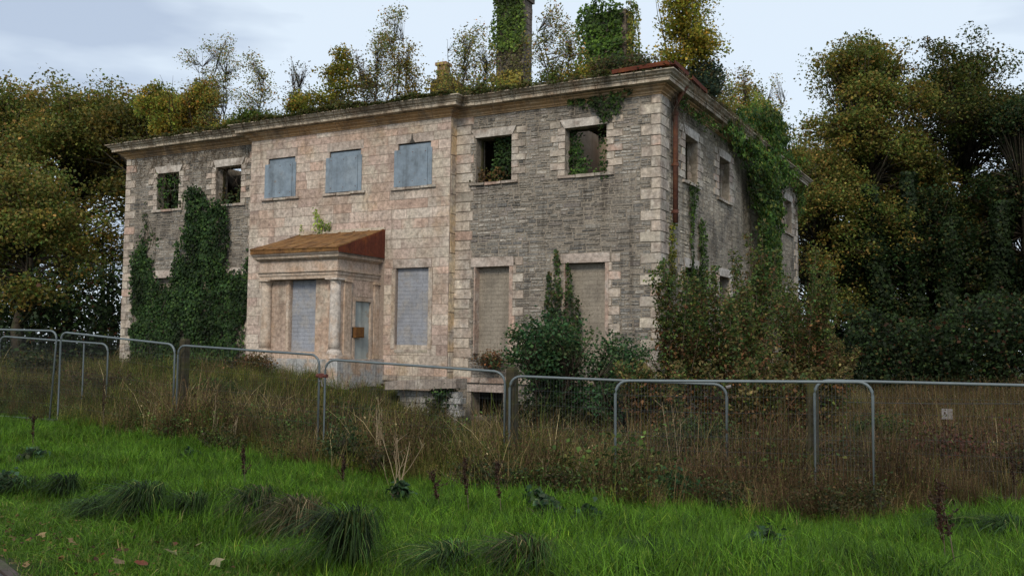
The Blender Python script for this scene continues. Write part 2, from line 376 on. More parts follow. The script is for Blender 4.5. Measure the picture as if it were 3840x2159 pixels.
ex_r=quoins(FR,wr,0,-1,ZW,-1.05,.24,.52,lap=.024)
ex_r+=quoins(FR,wr,BB,1,ZW,-1.05,.50,.59,d=.018,start=1)
ex_l=quoins(FR,wl,LX,1,ZW,-1.0,.24,.50,lap=.02)
ex_l+=quoins(FR,wl,BA,-1,ZW,-1.0,.12,.36,d=.016)
ex_s=quoins(SD,wsd,.0,1,ZW,-1.05,.66,.42,lap=-.002)
ex_s+=quoins(SD,wsd,DY,-1,ZW,-1.05,.3,.62,lap=.02)
quoins(RET,wb,-.001,-1,ZW-.02,-1.0,.295,.295,name='pilaster_stone',d=.012,h=.56,pal=[(.66,.53,.36),(.60,.44,.27),(.64,.55,.42)])
# --- window dressings: window (frame mesh) > lintel, jamb_stone, sill, brick/board
def dressing(pl,w,zs,zt,lint,wall_ob,label,sides='LR',jw=.21,tab=.45,th=.19,sill=True,sw=.22,depth=.3,flat=False,ns=.03):
    """returns window root part (frame lining) and the exclusion rectangles"""
    mb=MB(); a,b=w; r=.045
    for (u0,u1,z0,z1) in ((a,a+r,zs,zt),(b-r,b,zs,zt),(a+r,b-r,zt-r,zt),(a+r,b-r,zs,zs+r)): pbox(mb,pl,u0,u1,z0,z1,-.36,-.28)
    root=mb.build('window',M_wood,HOUSE,label=label); ex=[(a,b,zs,zt)]
    la,lb=a-.10,b+.10
    mb=MB(); P=[]
    k=.05
    k=.0 if (ns<.025) else k
    pts=[(a-.02 if k else la,zt-.004),(b+.02 if k else lb,zt-.004),(lb+k,zt+lint),(la-k,zt+lint)]
    for n in (-depth,ns+.012): P+=[pl.p(u+random.uniform(-.01,.01),z+random.uniform(-.01,.01),n) for u,z in pts]
    mb.add(P,[(4,5,6,7),(0,1,5,4),(1,2,6,5),(2,3,7,6),(3,0,4,7)],((.56,.51,.46) if ns>.025 else (.48,.40,.35))); mb.build('lintel',M_quoin,root); ex.append((la,lb,zt,zt+lint))
    for s in sides:
        z=zt+(lint*.9 if not flat else 0); i=0
        while z>zs+.04:
            h=min(th,z-zs); wd=(tab if i%2==0 else jw)+random.uniform(-.015,.015)
            if s=='L': u0,u1=a-wd,(a+.006 if z-h<zt-.02 else la-.045)
            else: u0,u1=(b-.006 if z-h<zt-.02 else lb+.045),b+wd
            if u1-u0>.04:
                stone_obj('jamb_stone',root,M_quoin,pl,u0+.004,u1-.002,z-h+.004,z-.004,-depth,ns+random.uniform(-.004,.004),ins=.007,jit=.003,col=qc())
                ex.append((u0,u1,z-h,z))
            z-=h;i+=1
    if sill:
        n=3; us=np.linspace(a-sw,b+sw,n+1)
        for i in range(n):
            stone_obj('sill',root,M_quoin,pl,us[i]+.003,us[i+1]-.003,zs-.085+random.uniform(-.006,.006),zs+.004,-depth,.085+random.uniform(-.02,.012),ins=.008,jit=.008,col=tuple(x*.8 for x in qc()))
        ex.append((a-sw,b+sw,zs-.085,zs))
    return root,ex
def infill(pl,w,zs,zt,m,root,n=-.14,bw=.44,bh=.112,label=None):
    mb=MB(); pbox(mb,pl,w[0]+.006,w[1]-.006,zs+.003,zt-.006,n-.12,n-.012)
    mb.build('mortar_bed',m,root)
    z=zs;r=0
    while z<zt-.03:
        h=min(bh,zt-z); u=w[0]-(bw/2 if r%2 else 0)
        while u<w[1]-.01:
            a,b=max(u,w[0]+.006),min(u+bw,w[1]-.006)
            if b-a>.03:
                mb=MB(); stone(mb,pl,a+.0015,b-.0015,z+.0008,z+h-.0008,n-.03,n+random.uniform(-.001,.001),ins=.0015,jit=.001)
                mb.build('brick',m,root)
            u+=bw
        z+=h;r+=1
ROOTS={}
for k,w_,pl,sides,par,lab in (('W1',W1,FR,'LR',wl,'open upper window at the far left with a broken glazing bar'),('W2',W2,FR,'LR',wl,'dark open upper window beside the centre bay'),
        ('W6',W6,FR,'R',wr,'open upper window with ivy hanging inside'),('W7',W7,FR,'LR',wr,'open upper window nearest the corner, ivy spilling over its sill')):
    r_,ex=dressing(pl,w_,ZS,ZT,.225,par,lab,sides=sides); ROOTS[k]=r_
    (ex_l if par is wl else ex_r).extend(ex)
    if k=='W1':
        mb=MB(); mb.tube([pl.p(w_[0],5.27,-.3),pl.p(w_[1],5.27,-.3)],.018,5); mb.tube([pl.p(-17.9,5.27,-.3),pl.p(-17.9,5.8,-.3)],.012,5); mb.build('glazing_bar',M_quoin,r_)
for k,w_,par,lab,zb in (('L1',W1,wl,'ground floor window lost behind ivy',LB),('L2',W2,wl,'ground floor window under the ivy',LB),
        ('L6',W6,wr,'tall window blocked with bare grey brown blocks',LB-.25),('L7',W7,wr,'tall blocked window behind the bush',LB-.25)):
    r_,ex=dressing(FR,w_,zb,LT,.25,par,lab,sides='R' if k=='L6' else 'LR',jw=.17,tab=.40,th=.23,sill=False,ns=.02)
    infill(FR,w_,zb,LT,M_brickb,r_,n=-.2); (ex_l if par is wl else ex_r).extend(ex)
# pale jamb mouldings of the right wing's tall windows
for w_ in (W6,W7):
    for s,(u0,u1) in (('l',(w_[0]-.005,w_[0]+.05)),('r',(w_[1]-.03,w_[1]+.09))):
        mb=MB(); stone(mb,FR,u0,u1,LB-.1,LT-.01,-.2,.035,ins=.01,col=(.42,.30,.24)); mb.build('jamb_moulding',M_quoin,wr)
ex_bay=[]
for k,w_,lab in (('W3',W3,'left steel sheeted upper window of the centre'),('W4',W4,'middle steel sheeted upper window above the porch'),('W5',W5,'right steel sheeted upper window with a split lintel')):
    r_,ex=dressing(BAY,w_,ZS,ZT,.26,wb,lab,sides='',depth=.25,ns=.001); ROOTS[k]=r_; ex_bay+=ex
    a,b=w_; zt2=ZT-.19
    mb=MB(); pbox(mb,BAY,a+.01,b-.01,zt2+.012,ZT-.03,-.06,-.045); mb.build('steel_board',M_board,r_)
    for (u0,u1,n) in ((a-.12,a+.035,.03),(a+.042,b-.085,.046),(b-.078,b+.06,.034)):
        mb=MB(); pbox(mb,BAY,u0,u1,ZS+.0+random.uniform(0,.02),zt2,n-.05,n); mb.build('steel_board',M_board,r_)
    for q in range(6):
        uu_=a+.1+(b-a-.25)*((q%3)/2); zz=ZS+.15+.85*(q//3)
        mb=MB(); mb.tube([BAY.p(uu_,zz,.046),BAY.p(uu_,zz,.056)],.013,6); mb.build('bolt',M_pipe,r_)
r_,ex=dressing(BAY,W5,LB,LT,.25,wb,'tall window blocked with pale grey painted bricks',sides='',depth=.25,sill=False,ns=.012); ex_bay+=ex
infill(BAY,W5,LB,LT,M_brickg,r_,n=-.1); mb=MB(); stone(mb,BAY,W5[0],W5[1],LB-.1,LB,-.1,.02,col=(.36,.32,.25)); mb.build('sill',M_quoin,r_)
for u0,u1 in ((W5[0]-.14,W5[0]-.005),(W5[1]+.005,W5[1]+.14)):
    mb=MB(); stone(mb,BAY,u0,u1,LB,LT-.02,-.02,.028,ins=.008,col=(.45,.36,.28)); mb.build('jamb_moulding',M_quoin,r_); ex_bay.append((u0,u1,LB,LT))
for k,w_,zs,zt,lab in (('S1',S1,ZS,ZT,'near upper side window, blocked deep inside'),('S2',S2,ZS,ZT,'second upper side window, blocked deep inside'),('S3',S3,ZS,ZT,'far upper side window with ivy'),
        ('s1',S1,LB,LT,'near lower side window behind shrubs'),('s2',S2,LB,LT,'middle lower side window behind shrubs'),('s3',S3,LB,LT,'far lower side window behind shrubs')):
    r_,ex=dressing(SD,w_,zs,zt,.24,wsd,lab,th=.21,jw=.3,tab=.52,sill=zs>1,ns=.03); ROOTS[k]=r_; ex_s+=ex
    if k!='S3': infill(SD,w_,zs,zt,M_dkst,r_,n=-.36,bw=.4,bh=.16)
mb=MB(); n_=9
mb.add([BAY.p(x,z,n) for n in (.0,.016) for (x,z) in ((-7.47,ZT+.27),(-7.45,ZT+.27),(-7.42,ZT+.10),(-7.34,ZT-.005),(-7.56,ZT-.005),(-7.49,ZT+.10))],[(6,7,8,9,10,11),(0,1,7,6),(1,2,8,7),(2,3,9,8),(3,4,10,9),(4,5,11,10),(5,0,6,11)]); mb.build('lintel_crack',M_dkst,ROOTS['W5'])
# --- basement window, ledge
mb=MB(); stone(mb,FR,-5.65,-4.38,-1.31,-1.09,-.3,.03,col=(.40,.33,.30)); mb.build('basement_lintel',M_quoin,wr)
ex_r.append((-5.65,-4.38,-1.98,-1.06))
for (pl,u0,u1,par) in ((FR,LX,BA-.02,wl),(BAY,BA,BB,wb),(FR,BB+.02,0,wr),(SD,0,DY,wsd)):
    n=int((u1-u0)/.8); us=np.linspace(u0,u1,n+1)
    for i in range(n):
        a,b=us[i],us[i+1]
        stone_obj('ledge_stone',par,M_quoin,pl,a+.003,b-.003,-1.06,-.90,-.05,.07+random.uniform(-.005,.01),ins=.01,jit=.005,col=tuple(x*.8 for x in qc()))
ex_r+=[(LX,0,-1.06,-.90)]; ex_l+=[(LX,0,-1.06,-.90)]; ex_bay+=[(LX,0,-1.06,-.90)]; ex_s+=[(0,DY,-1.06,-.9)]
rubble(FR,wr,210,BB+.02,0,-2.9,ZW,ex_r)
rubble(FR,wl,40,LX,BA-.01,-1.3,ZW,ex_l,hr=(.042,.12))
RUBC_k=RUBC; RUBC=[(.37,.32,.25),(.32,.275,.22),(.42,.37,.30),(.27,.235,.19)]; RUBW=[3,3,2,2]
rubble(SD,wsd,0,.4,DY,-1.3,ZW,ex_s,hr=(.07,.14),wr_=(.12,.34))
RUBC=RUBC_k; RUBW=[3,4,4,2,2.2,2,1.2]
# --- ashlar of the centre bay
ASC=[(.50,.395,.34),(.52,.42,.36),(.54,.45,.385),(.46,.35,.30),(.51,.37,.30),(.48,.41,.35),(.58,.50,.43)]
rows=[-.90,-.6,-.32,-.02,.26,.54,.84,1.14,1.42,1.72,2.0,2.2,2.46,2.76,3.04,3.34,3.62,3.92,4.2,4.47,4.75,5.03,5.3,5.58,5.85,6.11,6.32,ZW]
ex_bay.append((-11.5,-8.36,-1.2,2.66))
cnt=0; restb=MB()
for i,(z0,z1) in enumerate(zip(rows[:-1],rows[1:])):
    zm=(z0+z1)/2; segs=[(BA,BB)]
    for (a,b,c,d) in ex_bay:
        if c<=zm<=d:
            ns=[]
            for s,e_ in segs:
                if b<=s or a>=e_: ns.append((s,e_))
                else:
                    if a>s: ns.append((s,a))
                    if b<e_: ns.append((b,e_))
            segs=ns
    for s,e_ in segs:
        u=s+0; first=True
        while u<e_-.02:
            wd=random.uniform(.45,1.15)
            if first and i%2: wd*=.55
            first=False
            if u+wd>e_-.22: wd=e_-u
            c=np.array(random.choice(ASC))*math.exp(random.gauss(0,.11))
            stone_obj('ashlar_block',wb,M_ash,BAY,u+.005,u+wd-.0035,z0+.0035,z1-.0035,-.02,.006+random.uniform(0,.004),ins=.004,jit=.002,col=tuple(c))
            cnt+=1; u+=wd
# --- cornice
base=[(-20.,DY),(-20.,0),(BA,0),(BA,-BP),(BB,-BP),(BB,0),(0,0),(0,DY),(-20.,DY)]
def offs(o):
    out=[];n=len(base)-1
    for i in range(n+1):
        p=np.array(base[i%n]); a=np.array(base[(i-1)%n]); b=np.array(base[(i+1)%n])
        d1=(p-a)/np.linalg.norm(p-a); d2=(b-p)/np.linalg.norm(b-p)
        n1=np.array([d1[1],-d1[0]]); n2=np.array([d2[1],-d2[0]])
        m=n1+n2; m=m/(m@n1); out.append(p+m*o)
    return out
PC=[(.02,6.69),(.378,6.707),(.378,6.79),(.405,6.80),(.41,6.835),(.47,6.86),(.50,6.90),(.55,6.93),(.55,6.955),(.05,7.02)]
PB=[(-.05,6.47),(.03,6.47),(.035,6.50),(.07,6.515),(.075,6.555),(.15,6.60),(.16,6.64),(.22,6.66),(.23,6.69),(-.05,6.69)]
def cornice(prof,name,m,ln,dj):
    O=[offs(o) for o,_ in prof]
    for i in range(len(base)-1):
        b0,b1=np.array(base[i]),np.array(base[i+1]); Ls=np.linalg.norm(b1-b0); d=(b1-b0)/Ls
        far= i in (0,7)
        n=1 if far else max(1,round(Ls/ln))
        cuts=[0]+[ (j+random.uniform(-.12,.12))/n for j in range(1,n)]+[1]
        for j in range(n):
            vs=[];dz=random.uniform(-.008,.008)*dj; do=random.uniform(-.01,.01)*dj
            g0=0 if j==0 else .006; g1=0 if j==n-1 else .006
            for e_,t in ((0,cuts[j]),(1,cuts[j+1])):
                for k,(o,z) in enumerate(prof):
                    q=b0+d*Ls*t; nrm=np.array([d[1],-d[0]])
                    if (e_==0 and j==0): q=O[k][i]
                    elif (e_==1 and j==n-1): q=O[k][i+1]
                    else: q=q+nrm*(o+do)+d*(g0 if e_==0 else -g1)
                    vs.append((q[0],q[1],z+(dz if 0<j<n-1 else 0)))
            K=len(prof); fs=[(k,(k+1)%K,K+(k+1)%K,K+k) for k in range(K)]+[tuple(range(K))[::-1],tuple(range(K,2*K))]
            mb=MB(); mb.add(vs,fs); mb.build(name,m,CORN)
mb=MB(); mb.box((LX+.1,.1,6.5),(-.1,DY-.1,6.68)); CORN=mb.build('cornice',M_corn,HOUSE,label='moulded stone cornice overgrown with moss')
CORN.data.clear_geometry()
mb=MB()
for (a,b) in (((LX+.1,.05,6.52),(-.1,.45,6.98)),((-.45,.45,6.52),(-.05,DY-.1,6.98)),((BA,-.25,6.52),(BB,.05,6.98))): mb.box(a,b)
CC=mb.build('cornice_core',M_chim,HOUSE)
cornice(PC,'cornice_stone',M_corn,.85,1); cornice(PB,'bed_mould_stone',M_bed,1.3,.6)
# --- roof slab with moss (open over two rooms where the roof has fallen in)
gx_,gy_=np.arange(LX+.1,-.05,.35),np.arange(.1,DY-.1,.4); vs=[];fs=[];idx={}
for j,y in enumerate(gy_):
    for i,x in enumerate(gx_):
        idx[i,j]=len(vs); vs.append((x,y,7.04+.06*math.sin(x*2.1+y)+.05*math.sin(x*5.3-y*3)+.12*min(y,2.5)/2.5))
for j in range(len(gy_)-1):
    for i in range(len(gx_)-1):
        x,y=gx_[i],gy_[j]
        if (-3.2<x<-.8 and .5<y<3.8) : continue
        fs.append((idx[i,j],idx[i+1,j],idx[i+1,j+1],idx[i,j+1]))
mb=MB(); mb.add(vs,fs); mb.build('roof',M_roof,HOUSE,label='flat roof deck grown over with moss and grass')
# --- chimneys
def chimney(x0,x1,y0,y1,z1,label,cap=True):
    mb=MB(); pl=Pl((0,y0,0),(1,0,0),(0,-1,0)); mb.box((x0+.01,y0+.01,6.9),(x1-.01,y1-.01,z1)); ch=mb.build('chimney',M_chim,HOUSE,label=label)
    sp=Pl((x1,0,0),(0,1,0),(1,0,0)); rest=MB()
    for P_,a,b in ((pl,x0,x1),(sp,y0,y1)):
        z=7.0;r=0
        while z<z1-.05:
            u=a-(.2 if r%2 else 0)
            while u<b-.01:
                q0,q1=max(a,u),min(b,u+.42)
                if q1-q0>.04: stone_obj('chimney_stone',ch,M_rub,P_,q0+.004,q1-.004,z+.004,min(z+.21,z1)-.004,-.02,random.uniform(.0,.012),ins=.008,col=tuple(np.array((.19,.155,.13))*math.exp(random.gauss(0,.16))))
                u+=.42
            z+=.21;r+=1
    if cap:
        mb=MB(); mb.box((x0-.06,y0-.06,z1-.5),(x1+.06,y1+.06,z1-.32)); mb.box((x0-.12,y0-.12,z1-.32),(x1+.12,y1+.12,z1-.12)); mb.box((x0-.05,y0-.05,z1-.12),(x1+.05,y1+.05,z1)); mb.build('chimney_cap',M_chim,ch)
    return ch
chimney(-7.72,-6.65,5.0,5.62,12.3,'tall chimney stack with its near face under ivy')
chimney(-4.35,-2.95,5.0,5.7,10.85,'broad chimney stack buried in ivy',cap=False)
mb=MB(); mb.add([(-8.9,2.6,7),(-6.9,2.6,7),(-6.9,3.1,7),(-8.9,3.1,7),(-8.8,2.6,8.55),(-8.25,2.6,8.75),(-7.0,2.6,7.9),(-8.8,3.1,8.55),(-8.25,3.1,8.75),(-7.0,3.1,7.9)],
  [(0,1,6,5,4),(2,3,7,8,9),(0,4,7,3),(4,5,8,7),(5,6,9,8),(6,1,2,9)]); gb=mb.build('roof_gable_stump',M_chim,HOUSE)
mb=MB(); mb.box((-8.62,2.7,8.5),(-8.32,3.0,9.2)); mb.box((-8.68,2.66,9.1),(-8.26,3.04,9.2)); mb.build('finial_post',M_bed,gb)
# --- gutter and downpipe
def gutter(p0,p1):
    p0,p1=np.array(p0),np.array(p1); d=unit((p1-p0)[None])[0]; s=np.cross(d,(0,0,1)); pr_=[(-.07,.1),(-.08,.0),(.08,.0),(.09,.1),(.075,.1),(.066,.015),(-.066,.015),(-.056,.1)]
    vs=[p0+s*a+np.array([0,0,b]) for a,b in pr_]+[p1+s*a+np.array([0,0,b]) for a,b in pr_]; k=len(pr_)
    mb=MB(); mb.add(vs,[(i,(i+1)%k,k+(i+1)%k,k+i) for i in range(k)]+[tuple(range(k))[::-1],tuple(range(k,2*k))]); mb.build('gutter',M_rustred,HOUSE,label='red rusted gutter length at the roof corner')
gutter((-1.1,-.50,6.985),(.40,-.50,7.03)); gutter((.50,-.55,7.03),(.50,.55,7.0)); gutter((.54,.75,6.97),(.52,2.1,6.93))
mb=MB(); mb.tube([(.40,.9,6.86),(.3,.9,6.7),(.11,.9,6.42),(.11,.9,6.2),(.11,.9,3.25)],.07,12); dp=mb.build('downpipe',M_pipe,HOUSE,smooth=True)
for z in (6.1,4.75,3.5):
    mb=MB(); mb.tube([(.11,.9,z),(.11,.9,z+.09)],.083,12); mb.box((.0,.87,z+.02),(.06,.93,z+.06)); mb.build('pipe_bracket',M_pipe,dp)

# --- porch
px0,px1,pyf=-11.38,-8.56,-2.02; pf=Pl((0,pyf,0),(1,0,0),(0,-1,0)); ps=Pl((px1,0,0),(0,1,0),(1,0,0))
mb=MB(); wa,wc=-10.42,-9.47
for (u0,u1,z0,z1) in ((px0,wa,-.45,1.8),(wc,px1,-.45,1.8),(wa,wc,-.45,-.25)): pbox(mb,pf,u0,u1,z0,z1,-.3,0,(.45,.35,.28))
for (u0,u1,z0,z1) in ((-1.72,-1.5,-.45,1.8),(-.62,-BP,-.45,1.8),(-1.5,-.62,1.3,1.8)): pbox(mb,ps,u0,u1,z0,z1,-.3,0,(.45,.37,.30))
lsd=Pl((px0,0,0),(0,1,0),(-1,0,0)); pbox(mb,lsd,-1.72,-BP,-.45,1.8,-.3,0,(.42,.33,.27))
PORCH=mb.build('porch',M_stoneC,HOUSE,label='classical entrance porch with a rusty lean-to roof')
def pst(name,m,*a,**k): return stone_obj(name,PORCH,m,*a,**k)
for z0,z1 in ((-.25,.42),(.42,1.1),(1.1,1.79)):
    pst('pier_stone',M_ash,pf,wc+.004,-8.92,z0+.004,z1-.004,-.02,.008,ins=.006,col=(.46,.33,.25))
    pst('pier_stone',M_ash,pf,-11.1,wa-.13,z0+.004,z1-.004,-.02,.008,ins=.006,col=(.42,.32,.26))
pst('pier_moulding',M_stoneC,pf,wa-.12,wa-.004,-.25,1.79,-.05,.03,ins=.01,col=(.48,.38,.30))
infill(pf,(wa,wc),-.25,1.79,M_brickg,PORCH,n=-.1)
def colm(cx,cy,r,z0,z1,col):
    mb=MB(); k=9; prof=[(r*1.0*(1-.13*(i/k)**1.6),z0+.16+(z1-z0-.32)*i/k) for i in range(k+1)]
    mb.lathe((cx,cy),prof,24,col); c=mb.build('column',M_stoneC,PORCH,smooth=True)
    mb=MB(); mb.lathe((cx,cy),[(r*1.28,z0),(r*1.3,z0+.04),(r*1.26,z0+.09),(r*1.08,z0+.12),(r*1.05,z0+.162)],24,col); mb.box((cx-r*1.35,cy-r*1.35,z0-.1),(cx+r*1.35,cy+r*1.35,z0),col); mb.build('column_base',M_stoneC,c)
    t=z1; mb=MB(); mb.lathe((cx,cy),[(r*.87,t-.165),(r*.95,t-.14),(r*.9,t-.12),(r*.95,t-.09),(r*1.15,t-.05),(r*1.18,t-.045)],24,col); mb.box((cx-r*1.28,cy-r*1.28,t-.045),(cx+r*1.28,cy+r*1.28,t),col); mb.build('capital',M_stoneC,c)
colm(-11.24,-2.10,.165,-.33,1.8,(.52,.43,.35)); colm(-8.70,-2.10,.165,-.33,1.8,(.56,.50,.45))
for u0,u1 in ((-1.92,-1.62),(-.56,-.315)):
    pst('pilaster',M_stoneC,ps,u0,u1,-.36,1.7,-.02,.045,ins=.006,col=(.50,.38,.29)); pst('pilaster_cap',M_stoneC,ps,u0-.04,u1+.03,1.7,1.797,-.02,.085,ins=.012,col=(.45,.34,.25)); pst('pilaster_base',M_stoneC,ps,u0-.035,u1+.03,-.45,-.3,-.02,.08,ins=.012,col=(.45,.36,.27))
pst('lintel_panel',M_ash,ps,-1.5,-.6,1.33,1.79,-.02,.012,ins=.006,col=(.50,.38,.31))
# entablature rings (front, right side, left side)
def ring(z0,z1,o,name,m,col,o1=None):
    o1=o if o1 is None else o1; mb=MB()
    A=[(px0-o,-BP+.0),(px0-o,pyf-.2-o),(px1+o,pyf-.2-o),(px1+o,-BP)]; B=[(px0-o1,-BP),(px0-o1,pyf-.2-o1),(px1+o1,pyf-.2-o1),(px1+o1,-BP)]
    vs=[(x,y,z0) for x,y in A]+[(x,y,z1) for x,y in B]
    mb.add(vs,[(0,1,5,4),(1,2,6,5),(2,3,7,6),(3,2,1,0),(4,5,6,7),(0,4,7,3)],col); return mb.build(name,m,PORCH)
ring(1.8,1.90,.02,'architrave',M_stoneC,(.48,.38,.30)); ring(1.902,1.99,.045,'architrave',M_stoneC,(.47,.38,.31)); ring(1.992,2.03,.085,'architrave_moulding',M_stoneC,(.40,.32,.25))
ring(2.032,2.33,.02,'frieze',M_stoneC,(.48,.38,.31)); ring(2.332,2.38,.07,'porch_cornice',M_stoneC,(.37,.29,.22),.11); ring(2.382,2.46,.15,'porch_cornice',M_stoneC,(.42,.34,.27),.17); ring(2.462,2.52,.19,'porch_cornice',M_chim,(.2,.2,.2),.2)
# rusty roof
rx0,rx1,ry=-11.62,-8.36,-2.42
mb=MB(); mb.add([(rx0,ry,2.53),(rx1,ry,2.53),(rx1,-BP,2.53),(rx0,-BP,2.53),(rx0,ry,2.66),(rx1,ry,2.63),(rx1+.0,-BP-.002,3.36),(rx0,-BP-.002,3.33)],[(0,3,2,1),(0,1,5,4)],None)
mb.build('eaves_board',M_rust,PORCH)
n_s=n=6
for i in range(n):
    a,b=rx0+(rx1-rx0)*i/n,rx0+(rx1-rx0)*(i+1)/n; za=2.67-.03*i/n; zb=3.335+.025*i/n
    mb=MB(); mb.add([(a,ry-.02,za),(b,ry-.02,za-.005),(b,-BP-.004,zb),(a,-BP-.004,zb),(a,ry-.02,za-.02),(b,ry-.02,za-.025),(b,-BP-.004,zb-.02),(a,-BP-.004,zb-.02)],[(0,1,2,3),(4,7,6,5),(0,4,5,1),(1,5,6,2),(0,3,7,4)]); mb.build('roof_sheet',M_rust,PORCH)
n=9; ys=np.linspace(ry,-BP,n+1)
for i in range(n):      # corrugated red cheek
    a,b=ys[i],ys[i+1]; t0,t1=i/n,(i+1)/n; h=lambda t:2.62+.74*t; dx=.014 if i%2 else 0
    mb=MB(); mb.add([(rx1+.01+dx,a,2.50),(rx1+.01+dx,b,2.50),(rx1+.01+dx,b,h(t1)),(rx1+.01+dx,a,h(t0)),(rx1-.02,a,2.50),(rx1-.02,b,2.50),(rx1-.02,b,h(t1)),(rx1-.02,a,h(t0))],[(0,1,2,3),(0,3,7,4),(1,5,6,2),(4,5,1,0),(3,2,6,7),(7,6,5,4)]); mb.build('cheek_sheet',M_rustred,PORCH)
mb=MB(); mb.add([(rx0,ry,2.53),(rx0,-BP,2.53),(rx0,-BP,3.33),(rx0,ry,2.66),(rx0+.02,ry,2.53),(rx0+.02,-BP,2.53),(rx0+.02,-BP,3.33),(rx0+.02,ry,2.66)],[(0,3,2,1),(4,5,6,7)]); mb.build('cheek_sheet',M_rust,PORCH)
for i in range(n_s+1):
    x=rx0+(rx1-rx0)*i/n_s; za=2.67-.03*i/n_s; zb=3.335+.025*i/n_s; x=min(max(x,rx0+.03),rx1-.03)
    mb=MB(); mb.tube([(x,ry-.03,za+.004),(x+random.uniform(-.01,.01),(ry-BP)/2,(za+zb)/2+random.uniform(-.012,.004)),(x,-BP-.02,zb+.004)],.017,5); mb.build('roof_seam',M_rust,PORCH)
mb=MB(); mb.box((rx0+.02,-BP-.05,3.31),(rx1,-BP-.006,3.42)); mb.build('flashing',M_corn,PORCH)
# door, frame, meter box, threshold
mb=MB()
for (u0,u1,z0,z1) in ((-1.5,-1.41,-.47,1.3),(-.69,-.6,-.47,1.3),(-1.41,-.69,1.2,1.3)): pbox(mb,ps,u0,u1,z0,z1,-.12,.03,(.45,.36,.29))
mb.build('door_frame',M_stoneC,PORCH)
mb=MB(); pbox(mb,ps,-1.41,-.69,-.47,1.2,-.1,-.04); dr=mb.build('door',M_door,PORCH,label='pale blue grey steel door streaked with rust'); 
mb=MB(); pbox(mb,ps,-1.50,-1.12,.16,.46,-.03,.13); mb.box((px1+.13,-1.48,.19),(px1+.14,-1.14,.43)); bx=mb.build('rusty_lock_box',M_rustbox,PORCH)
mb=MB(); mb.box((-11.6,-2.45,-1.4),(-8.3,-.32,-.45)); mb.build('porch_step',M_stoneC,PORCH)
# broken stone slab on the area wall
sl=MB(); sl.add([(-7.1,-1.9,-1.24),(-5.1,-1.5,-1.15),(-5.05,-1.0,-1.15),(-7.05,-1.3,-1.22),(-7.1,-1.9,-1.02),(-5.1,-1.5,-.91),(-5.05,-1.0,-.9),(-7.05,-1.3,-1.0)],[(0,3,2,1),(4,5,6,7),(0,1,5,4),(1,2,6,5),(2,3,7,6),(3,0,4,7)],(.28,.24,.21))
o=sl.build('stone_slab',M_quoin); tag(o,'grey stone slab lying level above the weeds right of the porch','stone slab')
mb=MB()
for i in range(9):
    for j in range(6):
        x=-7.0+i*.21+(j%2)*.1; mb.box((x,-1.45-.02*(j%2)-.04*i*-.3,-1.26-.16*(j+1)+.01),(x+.2,-1.2+.04*i*.3,-1.26-.16*j))
o=mb.build('area_wall',M_rub); tag(o,'low broken stone wall under the slab beside the basement area','wall')

# ------------------------------------------------------------------ fence
def curve_rect(A,B,h,r,n=5):
    """rounded rectangle in the vertical plane A-B (A,B = top corners), heights go down by h"""
    A=np.array(A);B=np.array(B); d=B-A; Lh=np.linalg.norm(d); d=d/Lh; z=np.array([0,0,-1.])
    pts=[]
    def arc(c,a,b):
        for i in range(n+1):
            t=math.pi/2*i/n; pts.append(c+a*math.cos(t)*r+b*math.sin(t)*r)
    arc(A+d*r+z*r,-d,-z); arc(B-d*r+z*r,-z,d)
    q=B+z*(h); pts.append(q); q2=A+z*h; pts.append(q2)
    return pts
def panel(A,B,label,h=2.0,r=.19,lean=(0,0),brace=None):
    A=np.array(A,float);B=np.array(B,float)
    root=empty('mesh_fence_panel',tuple((A+B)/2-np.array([0,0,h])),label,'fence panel','galvanised mesh fence panels')
    def sh(p): k=(A[2]-p[2])/h; return np.array([p[0]+lean[0]*k,p[1]+lean[1]*k,p[2]])
    pts=[sh(p) for p in curve_rect(A,B,h,r)]
    mb=MB(); mb.tube(pts,.0215,8,closed=True); mb.build('frame',M_galv,root,smooth=True)
    mb=MB(); d=B-A; L_=np.linalg.norm(d); n=int(L_/.048)
    for i in range(1,n):
        t=i/n; p=A+d*t; top=.03
        e_=min(t,1-t)*L_
        if e_<r: top=r-math.sqrt(max(0,r*r-(r-e_)**2))+.01
        mb.tube([sh(p-np.array([0,0,top])),sh(p-np.array([0,0,h-.02]))],.0012,3)
    for z in (.22,.45,.8,1.0,1.2,1.55,1.8):
        mb.tube([sh(A-np.array([0,0,z])),sh(B-np.array([0,0,z]))],.0016,3)
    mb.build('wire_mesh',M_wire,root,kind='stuff')
    if brace:
        for t in brace:
            p=A+d*t; mb=MB(); mb.tube([sh(p-np.array([0,0,.02])),sh(p-np.array([0,0,h]))],.017,6); mb.build('brace_tube',M_galv,root)
    for p in (A,B):
        q=sh(p-np.array([0,0,h])); mb=MB(); mb.box((q[0]-.3,q[1]-.11,q[2]-.12),(q[0]+.3,q[1]+.11,q[2]+.02)); mb.build('foot_block',M_asph,root)
    return root
panel((-13.6,-9.95,.22),(-10.13,-9.6,.17),'leftmost fence panel, leaning, its bottom rail clear of the grass',h=1.9,lean=(-.17,.03))
panel((-10.07,-9.55,.15),(-6.58,-9.57,-.09),'fence panel just right of the leaning one, in front of the house corner')
panel((-6.49,-9.57,-.10),(-2.82,-9.71,-.24),'fence panel in front of the ivy covered left wing')
panel((-2.66,-9.74,-.31),(.58,-9.1,-.47),'fence panel in front of the porch door, its top sloping down to the mossy post')
panel((.70,-9.15,-.53),(4.03,-8.24,-.60),'fence panel overlapped at its right by another, in front of the bushy corner')
panel((2.75,-9.63,-.54),(6.26,-8.97,-.48),'front fence panel overlapping its neighbours, feet hidden in tall grass')
panel((5.40,-8.50,-.49),(8.85,-7.55,-.51),'rightmost fence panel running out of view before the dark trees')
